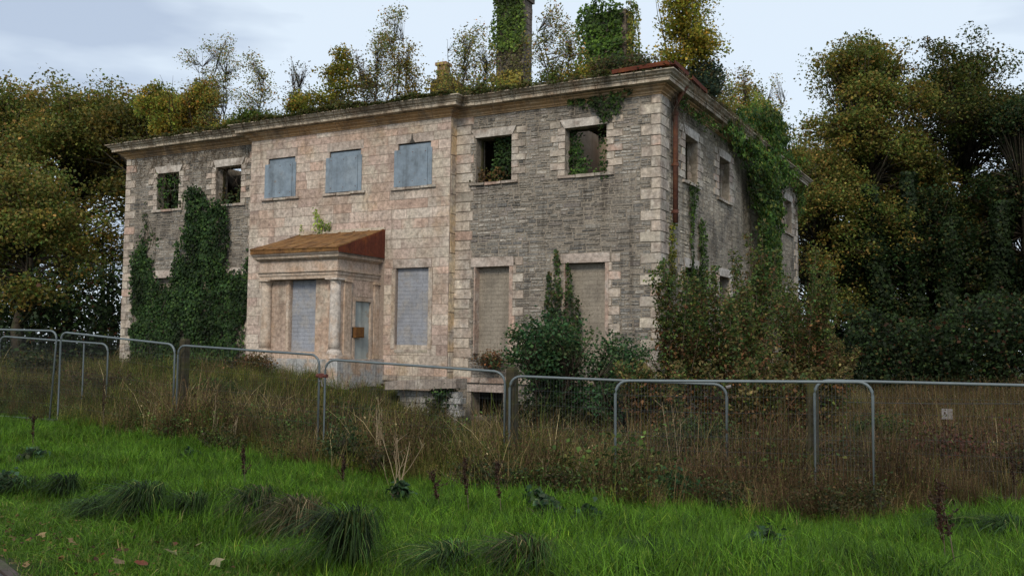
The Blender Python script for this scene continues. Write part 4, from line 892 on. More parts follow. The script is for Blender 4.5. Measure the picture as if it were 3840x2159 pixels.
# --- saplings on the roof
BIR=[(.10,.105,.03),(.14,.11,.03),(.065,.08,.03),(.16,.09,.03),(.08,.06,.04)]; BIR=[tuple(min(.45,v*2.5) for v in c) for c in BIR]
YB=[(.17,.15,.022),(.13,.13,.022),(.19,.13,.025),(.08,.09,.02)]; YB=[tuple(min(.45,v*2.3) for v in c) for c in YB]
YO=[(.13,.12,.02),(.10,.10,.02),(.16,.11,.025),(.06,.075,.018),(.15,.08,.025)]; YO=[tuple(min(.5,v*2.7) for v in c) for c in YO]
RG='saplings growing on the roof'
def sapling(label,x,y,zt,r,nl,pal=BIR,wts=(3,3,3,1,1),stems=2,ls=.068,seed=1,twig=.006,tr=.028,dense=1,z0f=.22,sub=30,sig=.19):
    if not any(pal is q for q in (BIR,YB,OCH)): pal=[tuple(min(.45,v*1.9) for v in c_) for c_ in pal]
    zb=7.12; h=zt-zb; r*=1.2; nl=int(nl*.95); B=[]; g_=np.random.default_rng(seed)
    for i in range(9):
        t=z0f+(1-z0f)*i/8; rr=r*(1.05-t)**.6*(.9 if t>.4 else .8); B.append(((x+g_.normal(0,r*.28),y+g_.normal(0,r*.28),zb+h*t),(rr*.8,rr*.8,h*.11),1.25-t*.6))
    return tree('roof_sapling',label,'sapling',(x,y,zb-.05),h,B,nl,ls,pal,wts,RG,sub=sub,sig=sig,trunk_r=tr,stems=stems,twig=twig,rng=g_,spread=r*.35)
sapling('tall open birch sapling over the left wing, left of its twin',-17.6,1.3,10.7,.85,2600,seed=21,stems=3)
sapling('slender birch sapling over the left wing, right of its twin',-16.8,1.2,10.35,.7,2000,seed=22)
sapling('pointed sapling over the join of left wing and centre',-14.95,1.1,9.7,.72,2300,seed=23)
sapling('nearly bare thin sapling over the first boarded window',-13.3,1.2,9.35,.55,260,seed=24,pal=[(.10,.09,.07)],wts=[1],twig=.009)
sapling('yellow green bushy sapling over the left part of the centre',-11.6,1.2,9.4,.95,5200,pal=[(.16,.145,.02),(.12,.12,.02),(.18,.13,.03),(.07,.08,.02)],wts=[4,4,2,2],seed=25,ls=.09)
sapling('grey leaved low sapling beside the yellow green one',-10.3,1.1,9.0,.7,1500,pal=[(.08,.07,.05),(.09,.08,.04)],wts=[1,1],seed=26)
sapling('tallest slim birch over the centre of the facade',-9.1,1.1,10.35,.75,2600,seed=27,stems=3)
sapling('left companion of the tallest birch, leaning out',-9.8,1.2,9.7,.8,2200,seed=28)
sapling('ochre leaved sapling left of the gable stump',-8.4,1.0,9.2,.5,1600,pal=[(.16,.12,.025),(.12,.10,.025)],wts=[1,1],seed=29)
sapling('round headed birch between gable stump and tall chimney',-6.75,1.1,9.5,.85,2800,seed=30,stems=3)
sapling('low twiggy sapling just left of the tall chimney',-6.0,1.1,8.8,.5,1100,seed=31)
sapling('pointed sapling between the two chimneys',-3.65,1.2,9.6,.62,2500,seed=32)
sapling('short sapling against the broad chimney',-3.05,1.0,8.8,.4,1300,seed=33)
sapling('large golden birch over the corner, its top out of view',-.35,2.3,10.9,.95,6200,pal=YB,wts=[4,4,2,2],seed=34,stems=3,ls=.085,sig=.2)
sapling('second golden birch right above the corner gutter',.15,1.9,10.3,.7,4600,pal=YB,wts=[4,4,2,2],seed=35,stems=3,ls=.085,sig=.2)
sapling('grey green young birch behind the golden ones',-.1,3.8,10.9,.6,1800,seed=36,stems=2)
sapling('leaning twiggy sapling over the side gutter',.25,2.4,8.9,.45,1000,seed=37)
for i,(y,zt,r,nl,lab) in enumerate([(7.6,8.9,.9,2200,'open leaved sapling over the middle of the side wall'),(9.8,9.5,.9,2600,'taller open leaved sapling over the side ivy'),(12.2,9.6,.9,2400,'brownish sapling above the far side ivy'),(16.0,11.1,.5,240,'bare wispy sapling at the far end of the side wall'),(14.6,9.7,.8,1800,'rusty leaved sapling before the bare one'),(17.2,8.8,.9,1500,'low green sapling at the very far corner')]):
    sapling(lab,-.6 if i!=5 else -.9,min(y,16.2),zt,r,nl,pal=OCH if i in (2,4) else BIR,wts=(4,3,2,2,1),seed=40+i,ls=.085)
def bush(label,c,r,nl,pal,wts,seed,ls=.08,name='bush',cat='bush',group=None,sub=30,sig=.16,stems=5,zb=None,twig=.008,flat=.8):
    if group=='shrubs on the roof' and pal not in (YO,OCH): pal=[tuple(min(.4,v*1.8) for v in c_) for c_ in pal]
    c=np.array(c,float); r=np.array(r,float); g_=np.random.default_rng(seed); B=[]
    for i in range(8):
        d=unit(g_.normal(0,1,(1,3)))[0]; B.append((c+d*r*.55,r*.55,1))
    b=(c[0],c[1],c[2]-r[2] if zb is None else zb)
    return tree(name,label,cat,b,c[2]+r[2]*.6-b[2],B,nl,ls,pal,wts,group,sub=sub,sig=sig,trunk_r=.03,stems=stems,twig=twig,rng=g_,spread=r[0]*.6,flat=flat)
bush('dense yellow olive shrub on the left end of the roof',(-19.3,1.5,8.55),(1.75,1.1,1.6),20000,YO,[4,4,2,3,1],51,group='shrubs on the roof',ls=.09)
bush('olive shrub with russet leaves beside the left roof shrub',(-17.9,1.3,8.2),(1.2,.8,1.15),10000,YO,[3,3,2,3,2],52,group='shrubs on the roof',ls=.09)
bush('low green shrub at the left wing roof edge',(-15.0,.9,7.4),(1.0,.6,.4),3200,[(.05,.08,.02),(.08,.10,.02)],[1,1],53,group='shrubs on the roof')
bush('small rusty green shrub left of the yellow green sapling',(-12.9,1.0,7.75),(.5,.4,.5),2400,YO,[2,3,2,3,2],54,group='shrubs on the roof')
bush('dark heathery shrub under the golden birches',(-1.5,1.0,7.5),(1.2,.6,.42),3600,[(.05,.055,.03),(.09,.065,.04),(.06,.07,.02)],[3,2,2],55,group='shrubs on the roof')
bush('olive undergrowth at the foot of the corner birches',(-2.5,1.2,7.45),(.8,.6,.4),2400,YO,[3,4,1,3,1],56,group='shrubs on the roof')
bush('spiky blue green broom hanging over the side gutter',(.35,2.7,7.5),(.35,.9,.55),3200,[(.035,.055,.04),(.05,.07,.045),(.07,.07,.03)],[3,3,1],57,group='shrubs on the roof',ls=.09)
bush('russet olive scrub along the side roof edge',(-.4,6.6,7.6),(.6,2.0,.8),6000,OCH,[3,3,2,3,1],58,group='shrubs on the roof',ls=.09)
bush('mixed scrub over the far half of the side wall',(-.3,11.5,8.2),(.7,3.0,1.1),9000,OCH+[(.05,.09,.02)],[3,3,3,3,1,3],59,group='shrubs on the roof',ls=.10)
bush('orange brown scrub at the far side corner',(-.1,16.2,7.3),(.8,1.4,1.0),5200,OCH,[3,3,4,2,1],60,group='shrubs on the roof',ls=.10)

for i_,(x_,zr_,r_,n_,p_,lab_) in enumerate([(-16.2,7.45,.75,2600,0,'yellowish scrub between the two open birches'),(-14.1,7.4,.7,2000,1,'low green scrub before the bare sapling'),(-12.2,7.4,.6,1900,0,'olive scrub left of the yellow green sapling'),(-10.8,7.35,.6,1500,1,'grey green scrub under the leaning birch'),(-8.0,7.35,.6,1500,0,'ochre scrub at the left foot of the gable stump'),(-6.1,7.3,.6,1400,1,'green scrub left of the tall chimney'),(-4.9,7.3,.6,1500,0,'olive scrub between the chimneys'),(-3.6,7.35,.6,1700,1,'green scrub under the pointed sapling')]):
    bush(lab_,(x_,1.0,zr_),(r_,.5,.38),n_,YO if p_==0 else [(.06,.085,.02),(.09,.10,.03)],[2,3,1,3,1] if p_==0 else [1,1],600+i_,ls=.075,group='shrubs on the roof')
# --- shrubs before the right wing and the side wall
EG=[(.025,.055,.024),(.035,.07,.026),(.018,.035,.016),(.05,.08,.028)]; EG=[tuple(min(.3,v*1.9) for v in c) for c in EG]
SG='shrubs at the right corner of the house'
bush('large dark green elder bush in front of the second blocked window',(-1.85,-2.3,-.85),(1.4,.9,1.6),11500,EG,[4,4,3,2.5],70,ls=.085,group=SG,zb=-2.6,sub=75,sig=.17,twig=.012)
bush('dark green elder shoots right of the big bush',(-.1,-2.4,-1.0),(.95,.7,1.45),7000,EG,[4,3,3,2],71,ls=.085,group=SG,zb=-2.6,sub=60,sig=.15,twig=.012)
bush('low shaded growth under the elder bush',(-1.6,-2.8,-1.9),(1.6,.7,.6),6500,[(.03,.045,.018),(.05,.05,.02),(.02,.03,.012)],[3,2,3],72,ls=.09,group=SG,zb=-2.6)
MX=[(.04,.075,.022),(.07,.09,.02),(.09,.065,.025),(.10,.08,.03),(.03,.05,.015)]; MX=[tuple(min(.45,v*1.9) for v in c) for c in MX]
BRN=[(.12,.055,.028),(.15,.075,.032),(.07,.045,.022),(.06,.065,.02),(.04,.05,.016)]; BRN=[tuple(min(.45,v*1.8) for v in c) for c in BRN]
def shoots(label,x,y,zt,r,nl,seed,gw=(4,4,2,1,3),bw=(4,3,4,2,3)):
    """upright shrub: green above, brown below"""
    g_=np.random.default_rng(seed); zb=Hs(x,y); h=zt-zb; zt+=.6*(zt>.5)+.15; h=zt-zb; r*=1.2; root=empty('shrub',(x,y,zb),label,'shrub',SG); mb=MB(); P=[];C=[]
    for s_ in range(17):
        a=g_.uniform(0,6.28); q=r*g_.uniform(.1,1)**.6; hh=h*g_.uniform(.68,1.05)*(1-.15*q/r)+.25; b=np.array([x+.3*q*math.cos(a),y+.3*q*math.sin(a),zb]); t_=np.array([x+q*math.cos(a),y+q*math.sin(a),zb+hh])
        mid=(b*.5+t_*.5)+np.array([-.12*math.cos(a),-.12*math.sin(a),0]); mb.tube([b,mid,t_],.018,4,r2=.005)
        for t in np.arange(.10,1.0,.035):
            p0=b*(1-t)**2+2*t*(1-t)*mid+t*t*t_
            for u_ in range(2):
                d=unit(g_.normal(0,1,(1,3)))[0]; d[2]=abs(d[2])*.4-.1; L_=(.32*(1.1-t)+.12)*g_.uniform(.5,1.1); e_=p0+d*L_; mb.tube([p0,e_],.005,3,r2=.002)
                k_=max(3,int(nl/10/26/2*1.6)); tt=g_.uniform(.2,1.1,(k_,1)); pp=p0+(e_-p0)*tt+g_.normal(0,.055,(k_,3)); P.append(pp)
                grn=g_.uniform()<(t*1.25-.2); C.append(palette(k_,MX if grn else BRN,gw if grn else bw,.3,g_))
    P=np.concatenate(P);C=np.concatenate(C);n=len(P); mb.build('stem',M_twig,root)
    quads_mesh('foliage',leaves(P,unit(g_.normal(0,.6,(n,3))+[0,0,.9]),g_.normal(0,1,(n,3))+[0,0,-.8],.088*g_.uniform(.6,1.35,n),.62),C,M_leaf,root)
shoots('tall shrub against the corner stones, green above and brown below',.95,-1.6,1.35,.65,3600,81)
shoots('leafy shrub in front of the near lower side window',1.7,-.8,1.15,.7,4200,82)
shoots('tallest green leader rising against the side wall',2.3,.6,2.25,.55,3600,83)
shoots('brownish shrub in the middle of the side thicket',2.5,-1.4,.75,.8,4600,84,(3,3,3,2,2))
shoots('green topped shrub under the ivy stream',3.0,2.6,1.75,.75,4200,85)
shoots('yellowish shrub before the far side windows',2.6,5.2,1.6,.8,4200,86,(3,5,2,2,1))
shoots('russet shrub in front of the far corner of the house',2.0,8.6,1.1,.75,3600,87,(2,4,4,4,1))
shoots('reddish bramble beyond the far corner',2.9,7.6,.3,.6,3400,88,(1,2,5,4,1))
shoots('brown thicket shrub just behind the overlapping fence panels',3.3,-4.0,-.35,.85,4600,89,(1,2,4,4,2))
shoots('brown shrub left in the thicket behind the fence',1.4,-4.0,-.6,.8,4000,90,(2,2,4,3,2))
shoots('rusty shrub right in the thicket behind the fence',4.3,-2.9,-.55,.65,4200,91,(1,2,5,4,1))
shoots('red stemmed shrub at the right end of the thicket',3.3,2.6,-.1,.55,3600,92,(1,3,5,4,1))
bush('dark bramble mound at the left corner of the house',(-17.9,-4.6,-.85),(1.0,.7,.6),5200,[(.03,.045,.016),(.05,.06,.02),(.08,.06,.025)],[3,3,2],73,ls=.08,name='bramble',cat='bramble',group='brambles in the rough grass')
bush('small bramble growing from the foot of the blocked window',(-4.8,-.25,-.42),(.55,.15,.22),900,BRN,[3,3,2,2,1],74,ls=.06,name='bramble',cat='bramble',group='brambles in the rough grass',zb=-.6)
bush('ivy clump hanging over the basement area wall',(-5.6,-1.3,-1.75),(.42,.35,.65),3600,GREEN_IVY,[4,3,3,1],75,ls=.08,name='ivy_clump',cat='ivy',group='brambles in the rough grass')
bush('brown grassy clump against the porch step',(-10.9,-3.0,-.75),(.9,.35,.35),2600,[(.14,.075,.03),(.11,.08,.03),(.08,.08,.02)],[3,2,2],76,ls=.07,name='bramble',cat='bramble',group='brambles in the rough grass')
bush('leafy green nettle clump in the weeds before the fence',(-1.56,-10.45,-1.8),(.42,.3,.36),1500,[(.04,.07,.025),(.06,.09,.03),(.025,.04,.015)],[3,2,2],77,ls=.06,name='weed_clump',cat='weed',group='leafy weeds along the fence')
bush('round green weed clump at the fence foot right of centre',(3.85,-10.3,-2.1),(.34,.25,.28),1100,[(.03,.075,.03),(.05,.10,.035)],[3,2],78,ls=.06,name='weed_clump',cat='weed',group='leafy weeds along the fence')
bush('dark leafy weed in the middle of the fence foot',(1.6,-11.0,-2.0),(.4,.25,.25),1100,[(.03,.05,.02),(.05,.06,.02)],[3,2],79,ls=.06,name='weed_clump',cat='weed',group='leafy weeds along the fence')

for i_,(x_,y_,rx_,h_,pal_,lab_) in enumerate([(-3.6,-7.6,.9,.42,0,'green bramble mound in the bank left of the porch'),(-6.6,-6.6,.8,.35,1,'rusty weed mound in the bank before the ivy'),(-1.4,-7.6,.8,.40,0,'dark green bramble behind the sloping fence panel'),(1.3,-7.2,.9,.45,1,'rusty bramble behind the middle fence panel'),(3.0,-6.4,.9,.55,0,'green bramble between the overlapping panels and the thicket'),(5.2,-7.0,.8,.45,1,'dark rusty bramble behind the front panel'),
   (6.9,-5.6,.9,.5,2,'reddish dock thicket left of the notice'),(8.4,-5.0,.9,.5,1,'brown bramble near the right edge behind the fence'),(7.6,-2.5,1.2,.55,2,'reddish weeds beyond the notice'),(5.6,-3.8,.9,.55,0,'green bramble right of the thicket'),(-9.2,-6.0,.8,.3,0,'low green bramble in the left bank'),(-13.0,-6.2,1.0,.35,1,'brown weed mound before the far left corner')]):
    bush(lab_,(x_,y_,Hs(x_,y_)+h_*.9),(rx_,.6,h_),3000,[[(.045,.07,.02),(.07,.10,.025),(.03,.045,.015)],[(.10,.06,.03),(.07,.05,.025),(.07,.08,.025)],[(.12,.05,.035),(.08,.035,.025),(.07,.07,.025)]][pal_],[3,2,2],560+i_,ls=.06,name='bramble',cat='bramble',group='brambles in the rough grass',twig=.005)
for i_,(x_,y_,r_,lab_) in enumerate([(3.19,-12.83,.16,'broad leaved weed in the lawn right of the dock stems, left one'),(3.64,-12.61,.15,'broad leaved weed in the lawn, right of its neighbour'),(-3.03,-15.29,.3,'leafy weed patch at the far left edge of the lawn'),(-3.87,-11.59,.14,'pale leafed weed on the upper lawn at left'),(2.84,-12.3,.13,'small blue green weed beside the dock stems'),(5.9,-13.6,.16,'low leafy weed on the right lawn'),(-5.6,-13.2,.2,'low leafy weed on the left lawn'),(1.0,-12.6,.14,'small leafy weed on the middle lawn')]):
    bush(lab_,(x_,y_,Hs(x_,y_)+.10),(r_,r_*.8,.13),260,[(.05,.085,.045),(.07,.11,.055),(.03,.06,.025)],[3,2,3],540+i_,ls=.085,name='broadleaf_weed',cat='weed',group='broad leaved weeds in the lawn',twig=.004,sub=16,sig=.06)
# --- scattered instances: lawn and rough grass
def blades(n,R_,h,w,lean,pal,wts,seed,droop=.6,seg=3,hv=.3):
    g_=np.random.default_rng(seed); V=[];C=[]
    for i in range(n):
        a=g_.uniform(0,6.28); q=R_*math.sqrt(g_.uniform()); b=np.array([q*math.cos(a),q*math.sin(a),-.02]); hh=h*math.exp(g_.normal(0,hv)); az=g_.uniform(0,6.28); ln=lean*g_.uniform(.2,1.3)
        d=np.array([math.cos(az),math.sin(az),0]); s_=np.array([-d[1],d[0],0])*w*g_.uniform(.7,1.2); c=palette(1,pal,wts,.22,g_)[0]; prev=None
        for k in range(seg+1):
            t=k/seg; p=b+d*hh*ln*(t**(1+droop))+np.array([0,0,hh*(t-.35*ln*t*t*t)]); ww=s_*(1-t)**.7*.5
            cur=(p-ww,p+ww)
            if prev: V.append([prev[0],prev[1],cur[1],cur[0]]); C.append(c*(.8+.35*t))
            prev=cur
    return np.array(V),np.array(C)
def proto(name,parts,m):
    V=np.concatenate([p[0] for p in parts]);C=np.concatenate([p[1] for p in parts]); return quads_mesh(name,V,C,m,None,link_it=False)
GR=[(.064,.150,.010),(.094,.195,.013),(.028,.072,.008),(.17,.24,.025),(.25,.21,.08)]
LW=[proto('tuft',[blades(28,.10,.108,.0075,1.1,GR,[4,4,4,1.8,.9],s,hv=.4)],M_grass) for s in (1,2,3)]
LS=[proto('tuft_short',[blades(28,.10,.06,.006,1.1,GR,[3,4,4,1.8,.9],s,hv=.45)],M_grass) for s in (4,5)]
DRY=[(.25,.185,.085),(.18,.125,.055),(.33,.26,.14),(.10,.068,.03),(.13,.135,.035)]
def leafbits(n,R_,h,s,pal,wts,seed):
    g_=np.random.default_rng(seed); P=np.stack([g_.normal(0,R_,n),g_.normal(0,R_,n),h*g_.uniform(.1,1,n)],1)
    return leaves(P,unit(g_.normal(0,.6,(n,3))+[0,0,.7]),g_.normal(0,1,(n,3)),s*g_.uniform(.5,1.3,n),.7,g_),palette(n,pal,wts,.3,g_)
WD=[proto('dry_clump',[blades(34,.20,.62,.010,.55,DRY,[4,4,2,3,2],11,hv=.35),leafbits(60,.20,.5,.03,DRY,[3,4,1,4,3],12)],M_weed),
    proto('olive_clump',[blades(34,.22,.50,.012,.7,[(.13,.165,.028),(.18,.18,.035),(.22,.18,.05),(.06,.08,.016)],[4,3,2,3],13),leafbits(70,.2,.42,.035,[(.09,.11,.025),(.06,.08,.018),(.14,.10,.04)],[3,3,2],14)],M_weed),
    proto('brown_clump',[blades(30,.20,.75,.009,.45,[(.13,.08,.045),(.10,.055,.03),(.18,.12,.065),(.08,.07,.025)],[3,2,2,3],15),leafbits(110,.19,.7,.032,[(.11,.065,.035),(.08,.05,.028),(.08,.085,.025)],[3,2,3],16)],M_weed),
    proto('leafy_clump',[leafbits(190,.22,.5,.05,[(.05,.085,.025),(.075,.12,.03),(.10,.10,.03)],[3,2,1],17),blades(14,.2,.6,.006,.4,DRY,[1,1,1,1,1],18)],M_weed)]
def scatter(name,P,rot,scl,pid,protos,m):
    me=bpy.data.meshes.new(name); me.from_pydata(P.tolist(),[],[])
    a=me.attributes.new('rot','FLOAT_VECTOR','POINT'); a.data.foreach_set('vector',np.ascontiguousarray(rot,np.float32).ravel())
    a=me.attributes.new('scl','FLOAT','POINT'); a.data.foreach_set('value',np.ascontiguousarray(scl,np.float32))
    a=me.attributes.new('pid','INT','POINT'); a.data.foreach_set('value',np.ascontiguousarray(pid,np.int32))
    me.materials.append(m); o=bpy.data.objects.new(name,me); link(o); tag(o,kind='stuff')
    ng=bpy.data.node_groups.new(name,'GeometryNodeTree'); ng.interface.new_socket('Geometry',in_out='INPUT',socket_type='NodeSocketGeometry'); ng.interface.new_socket('Geometry',in_out='OUTPUT',socket_type='NodeSocketGeometry')
    gi=ng.nodes.new('NodeGroupInput'); go=ng.nodes.new('NodeGroupOutput'); jn=ng.nodes.new('GeometryNodeJoinGeometry'); l=ng.links.new
    def na(nm,dt):
        x=ng.nodes.new('GeometryNodeInputNamedAttribute'); x.data_type=dt; x.inputs[0].default_value=nm; return next(s for s in x.outputs if s.enabled and s.name=='Attribute')
    ar,as_,ap=na('rot','FLOAT_VECTOR'),na('scl','FLOAT'),na('pid','INT')
    er=ng.nodes.new('FunctionNodeEulerToRotation'); l(ar,er.inputs[0])
    for k,pr_ in enumerate(protos):
        oi=ng.nodes.new('GeometryNodeObjectInfo'); oi.inputs['Object'].default_value=pr_; oi.transform_space='ORIGINAL'
        cp=ng.nodes.new('FunctionNodeCompare'); cp.data_type='INT'; cp.operation='EQUAL'; A_=[s for s in cp.inputs if s.enabled]; l(ap,A_[0]); A_[1].default_value=k
        ip=ng.nodes.new('GeometryNodeInstanceOnPoints'); l(gi.outputs[0],ip.inputs['Points']); l(cp.outputs[0],ip.inputs['Selection']); l(oi.outputs['Geometry'],ip.inputs['Instance']); l(er.outputs[0],ip.inputs['Rotation']); l(as_,ip.inputs['Scale']); l(ip.outputs[0],jn.inputs[0])
    l(jn.outputs[0],go.inputs[0]); md=o.modifiers.new('instances','NODES'); md.node_group=ng; return o
for i_,(x_,y_,z_,r_x,h_,p_) in enumerate([(-5.9,-9.9,-1.75,.55,.28,'left fence post'),(-4.6,-10.2,-1.85,.5,.26,'pale stalk pair'),(-2.2,-10.3,-1.9,.6,.3,'clamped fence joint'),(-.9,-10.5,-1.9,.5,.32,'nettle clump'),(1.2,-10.8,-2.0,.6,.3,'sloping joint post'),(2.4,-10.6,-2.05,.5,.32,'forked stalk'),(3.1,-10.4,-2.1,.55,.34,'overlapping panels'),(4.7,-10.2,-2.12,.6,.32,'front panel middle'),(5.6,-9.9,-2.15,.6,.36,'front panel right foot'),(6.1,-9.3,-2.15,.45,.3,'front panel end')]):
    bush('low dark weeds at the lawn edge by the '+p_,(x_,y_,z_),(r_x,.35,h_),1900,[(.05,.065,.02),(.085,.06,.03),(.035,.045,.015),(.11,.085,.035)],[3,3,3,1.5],500+i_,ls=.045,name='weed_clump',cat='weed',group='leafy weeds along the fence',twig=.004)
EX=np.array([-60,-13.5,-10.6,-7.5,-3.4,.56,2.87,5.9,6.5,7.7,11,30]); EY=np.array([-9.3,-9.3,-9.35,-9.85,-10.2,-11.05,-10.7,-10.25,-9.1,-7.4,-6,-3])
def edge(x): return np.interp(x,EX,EY)
def rnd_pts(n,x0,x1,y0,y1): 
    x=RNG.uniform(x0,x1,n);y=RNG.uniform(y0,y1,n); return np.stack([x,y,H(x,y)],1)
P=rnd_pts(260000,-24,14,-20.5,-3); d=(P-CAM)@FF
k=in_view(P)&(P[:,1]<edge(P[:,0])+.3*vnoise(P,1.6,31)+.15*vnoise(P,4,35)+RNG.normal(.12,.16,len(P)))&(path_side(P[:,0],P[:,1])<-.05+.05*vnoise(P,3,30)); P=P[k];d=d[k]
keep=RNG.uniform(0,1,len(P))<np.clip(1.05-(d-6)*.03,.45,1); P=P[keep]; d=d[keep]; n=len(P)
short=(path_side(P[:,0],P[:,1])>-1.55+.35*vnoise(P,1.2,33))|((P[:,0]<-9.4)&(P[:,1]>-10.9))
pid=np.where(short,3+RNG.integers(0,2,n),RNG.integers(0,3,n)); s=np.exp(RNG.normal(0,.22,n))*(1+.3*vnoise(P,1.1,32)+.28*vnoise(P,3.3,37))*np.where(short,.95,1.0)
rot=np.stack([RNG.normal(.08,.2,n),RNG.normal(.1,.2,n),RNG.uniform(0,6.28,n)],1)
scatter('lawn_grass',P,rot,np.clip(s,.4,1.9),pid,LW+LS,M_grass)
# rough grass and weeds between lawn and house
P=rnd_pts(76000,-46,16,-12,18)
inside=(P[:,0]>-20.2)&(P[:,0]<.25)&(P[:,1]>-.1); porch=(P[:,0]>-11.8)&(P[:,0]<-8.1)&(P[:,1]>-2.6)
k=in_view(P)&(P[:,1]>edge(P[:,0])-.1+.3*vnoise(P,1.6,31)+RNG.normal(0,.22,len(P)))&~inside&~porch; P=P[k]; n=len(P)
db=P[:,1]-edge(P[:,0]); dd=(P-CAM)@FF
keep=RNG.uniform(0,1,n)<np.where(db<4,1,.55); P=P[keep];db=db[keep];n=len(P)
nz_=vnoise(P,.55,41); r_=np.clip(.5+.34*vnoise(P,1.25,47)+RNG.normal(0,.20,n),0,.999)
pid=np.select([r_<.24+.2*nz_,r_<.60,r_<.74],[0,1,2],3)
hgt=np.clip(.62+.38*np.clip(db/1.2,0,1)+.22*nz_,.4,1.5)
left=np.clip((-P[:,0]-6)/5,0,1); hgt*=1-.30*left*(P[:,0]>-14)*(P[:,1]>-8); hgt*=np.where((P[:,0]<-11),.78,1)
hgt*=np.where((P[:,1]>-7.8)&(P[:,0]>-9),.86,1); near=P[:,1]>-1.2; hgt*=np.where(near&(P[:,0]<-5),.6,1)
hgt*=np.where((P[:,0]>-8.0)&(P[:,0]<-1)&(P[:,1]>-7.5),.74,1)
right=(P[:,0]>3.5)
pid=np.where(right&(RNG.uniform(0,1,n)<.5),2,pid)
pid=np.where((P[:,0]<-5.5)&(P[:,1]>-7.5)&(RNG.uniform(0,1,n)<.6),1,pid)
rot=np.stack([RNG.normal(0,.13,n),RNG.normal(0,.13,n),RNG.uniform(0,6.28,n)],1)
scatter('rough_grass',P,rot,hgt*np.exp(RNG.normal(0,.2,n))*(1+.32*vnoise(P,1.7,45)),pid,WD,M_weed)

# --- individual plants of the foreground
def tussock(label,x,y,w_,h,n,pal,wts,seed):
    g_=np.random.default_rng(seed); V=[];C=[]; z=Hs(x,y)
    n=int(n*1.25)
    for i in range(n):
        a=g_.uniform(0,6.28); w2=w_*1.15; q=.20*w2*math.sqrt(g_.uniform()); b=np.array([x+q*math.cos(a),y+q*math.sin(a),z-.03]); az=a+g_.normal(0,.9); d=np.array([math.cos(az),math.sin(az),0])+np.array([-.42,-.18,0])
        L_=w2*g_.uniform(.15,1.0); hh=.86*h*g_.uniform(.5,1.2); s_=np.array([-d[1],d[0],0])*.0075*g_.uniform(.5,1.4); c=palette(1,pal,wts,.5,g_)[0]*(1.8 if g_.uniform()<.08 else 1); prev=None
        for k in range(6):
            t=k/5; p=b+d*L_*(t**1.45)+np.array([0,0,1.6*hh*(2.75*t-2.45*t*t)]); ww=s_*(1-t)**.5*.6; cur=(p-ww,p+ww)
            if prev: V.append([prev[0],prev[1],cur[1],cur[0]]); C.append(c)
            prev=cur
    o=quads_mesh('grass_tussock',np.array(V)-np.array([x,y,z]),np.array(C),M_grass); o.location=(x,y,z); tag(o,label,'grass tussock','arching grass tussocks on the lawn')
TD=[(.034,.072,.016),(.055,.105,.020),(.015,.034,.010),(.11,.12,.035)]
TB=[(.11,.08,.04),(.07,.055,.025),(.04,.06,.02),(.17,.13,.075)]
for a in [('small dark tussock far left near the path, arching left',-2.3,-15.0,.40,.27,300,TD,[2,2,5,.5],1),('wide dark green tussock in the left foreground',.15,-15.9,.58,.34,620,TD,[4,3,5,1],2),('twin lobe right beside the wide left tussock',.45,-15.55,.42,.27,360,TD,[4,4,4,1],3),
   ('dark tussock left of the brown dried one',1.0,-15.15,.46,.36,420,TD+TB,[3,3,4,1,1,1,1,1],4),('brown dried tussock leaning on the large one',1.9,-15.5,.50,.38,520,TB,[3,3,3,1.5],5),('largest tussock with long drooping green blades in the foreground centre',3.55,-16.85,.50,.40,640,TD,[3.5,4,5,1.5],6),
   ('low dark tussock at the bottom edge right of the largest',4.25,-16.5,.44,.20,320,TD,[3,2,5,1],7),('dark tussock with brown blades at the bottom centre',4.75,-16.2,.48,.26,420,TD+TB,[3,2,4,1,1,1,1,.6],8),('low tussock at the bottom right of centre',5.2,-14.8,.36,.20,260,TD,[4,4,3,1],9),
   ('pale straw topped tussock on the right lawn',7.2,-8.2,.42,.20,300,TB+TD,[2,1,3,3,2,3,1,1],10),('long matted dark tussock at the right edge',7.95,-10.6,.62,.22,400,TD,[3,2,5,1],11),('matted dark tussock just before the right edge tussock',7.34,-10.4,.42,.17,280,TD,[3,2,5,1],12),('small green tussock beyond the path at far left',-2.8,-15.2,.34,.2,220,TD,[3,4,3,1],13),('small green tussock between the left ones',-.5,-16.0,.34,.2,240,TD,[3,4,3,1],14)]: tussock(*a)
def dock(label,x,y,h,seed,lean=(0,0)):
    g_=np.random.default_rng(seed); z=Hs(x,y); mb=MB(); P=[]
    root=empty('dock_plant',(x,y,z),label,'dock plant','dead brown dock stems')
    top=np.array([x+lean[0],y+lean[1],z+h+.12]); b=np.array([x,y,z-.03]); mb.tube([b,(b+top)/2+np.array([.015,0,0]),top],.006,4,r2=.003)
    for i in range(7):
        t=g_.uniform(.4,.9); p=b+(top-b)*t; e_=p+np.array([g_.normal(0,.05),g_.normal(0,.05),g_.uniform(.05,.14)]); mb.tube([p,e_],.004,3,r2=.002)
        for q in g_.uniform(0,1,26): P.append(p+(e_-p)*q+g_.normal(0,.009,3))
    for q in g_.uniform(.42,1,190): P.append(b+(top-b)*q+g_.normal(0,.012,3))
    P=np.array(P);n=len(P); mb.build('stem',M_twig,root)
    quads_mesh('seed_head',leaves(P,unit(g_.normal(0,1,(n,3))),g_.normal(0,1,(n,3)),.02*g_.uniform(.6,1.4,n),.9),palette(n,[(.05,.022,.015),(.035,.018,.012),(.08,.04,.02)],[3,3,1],.25,g_),M_leaf,root)
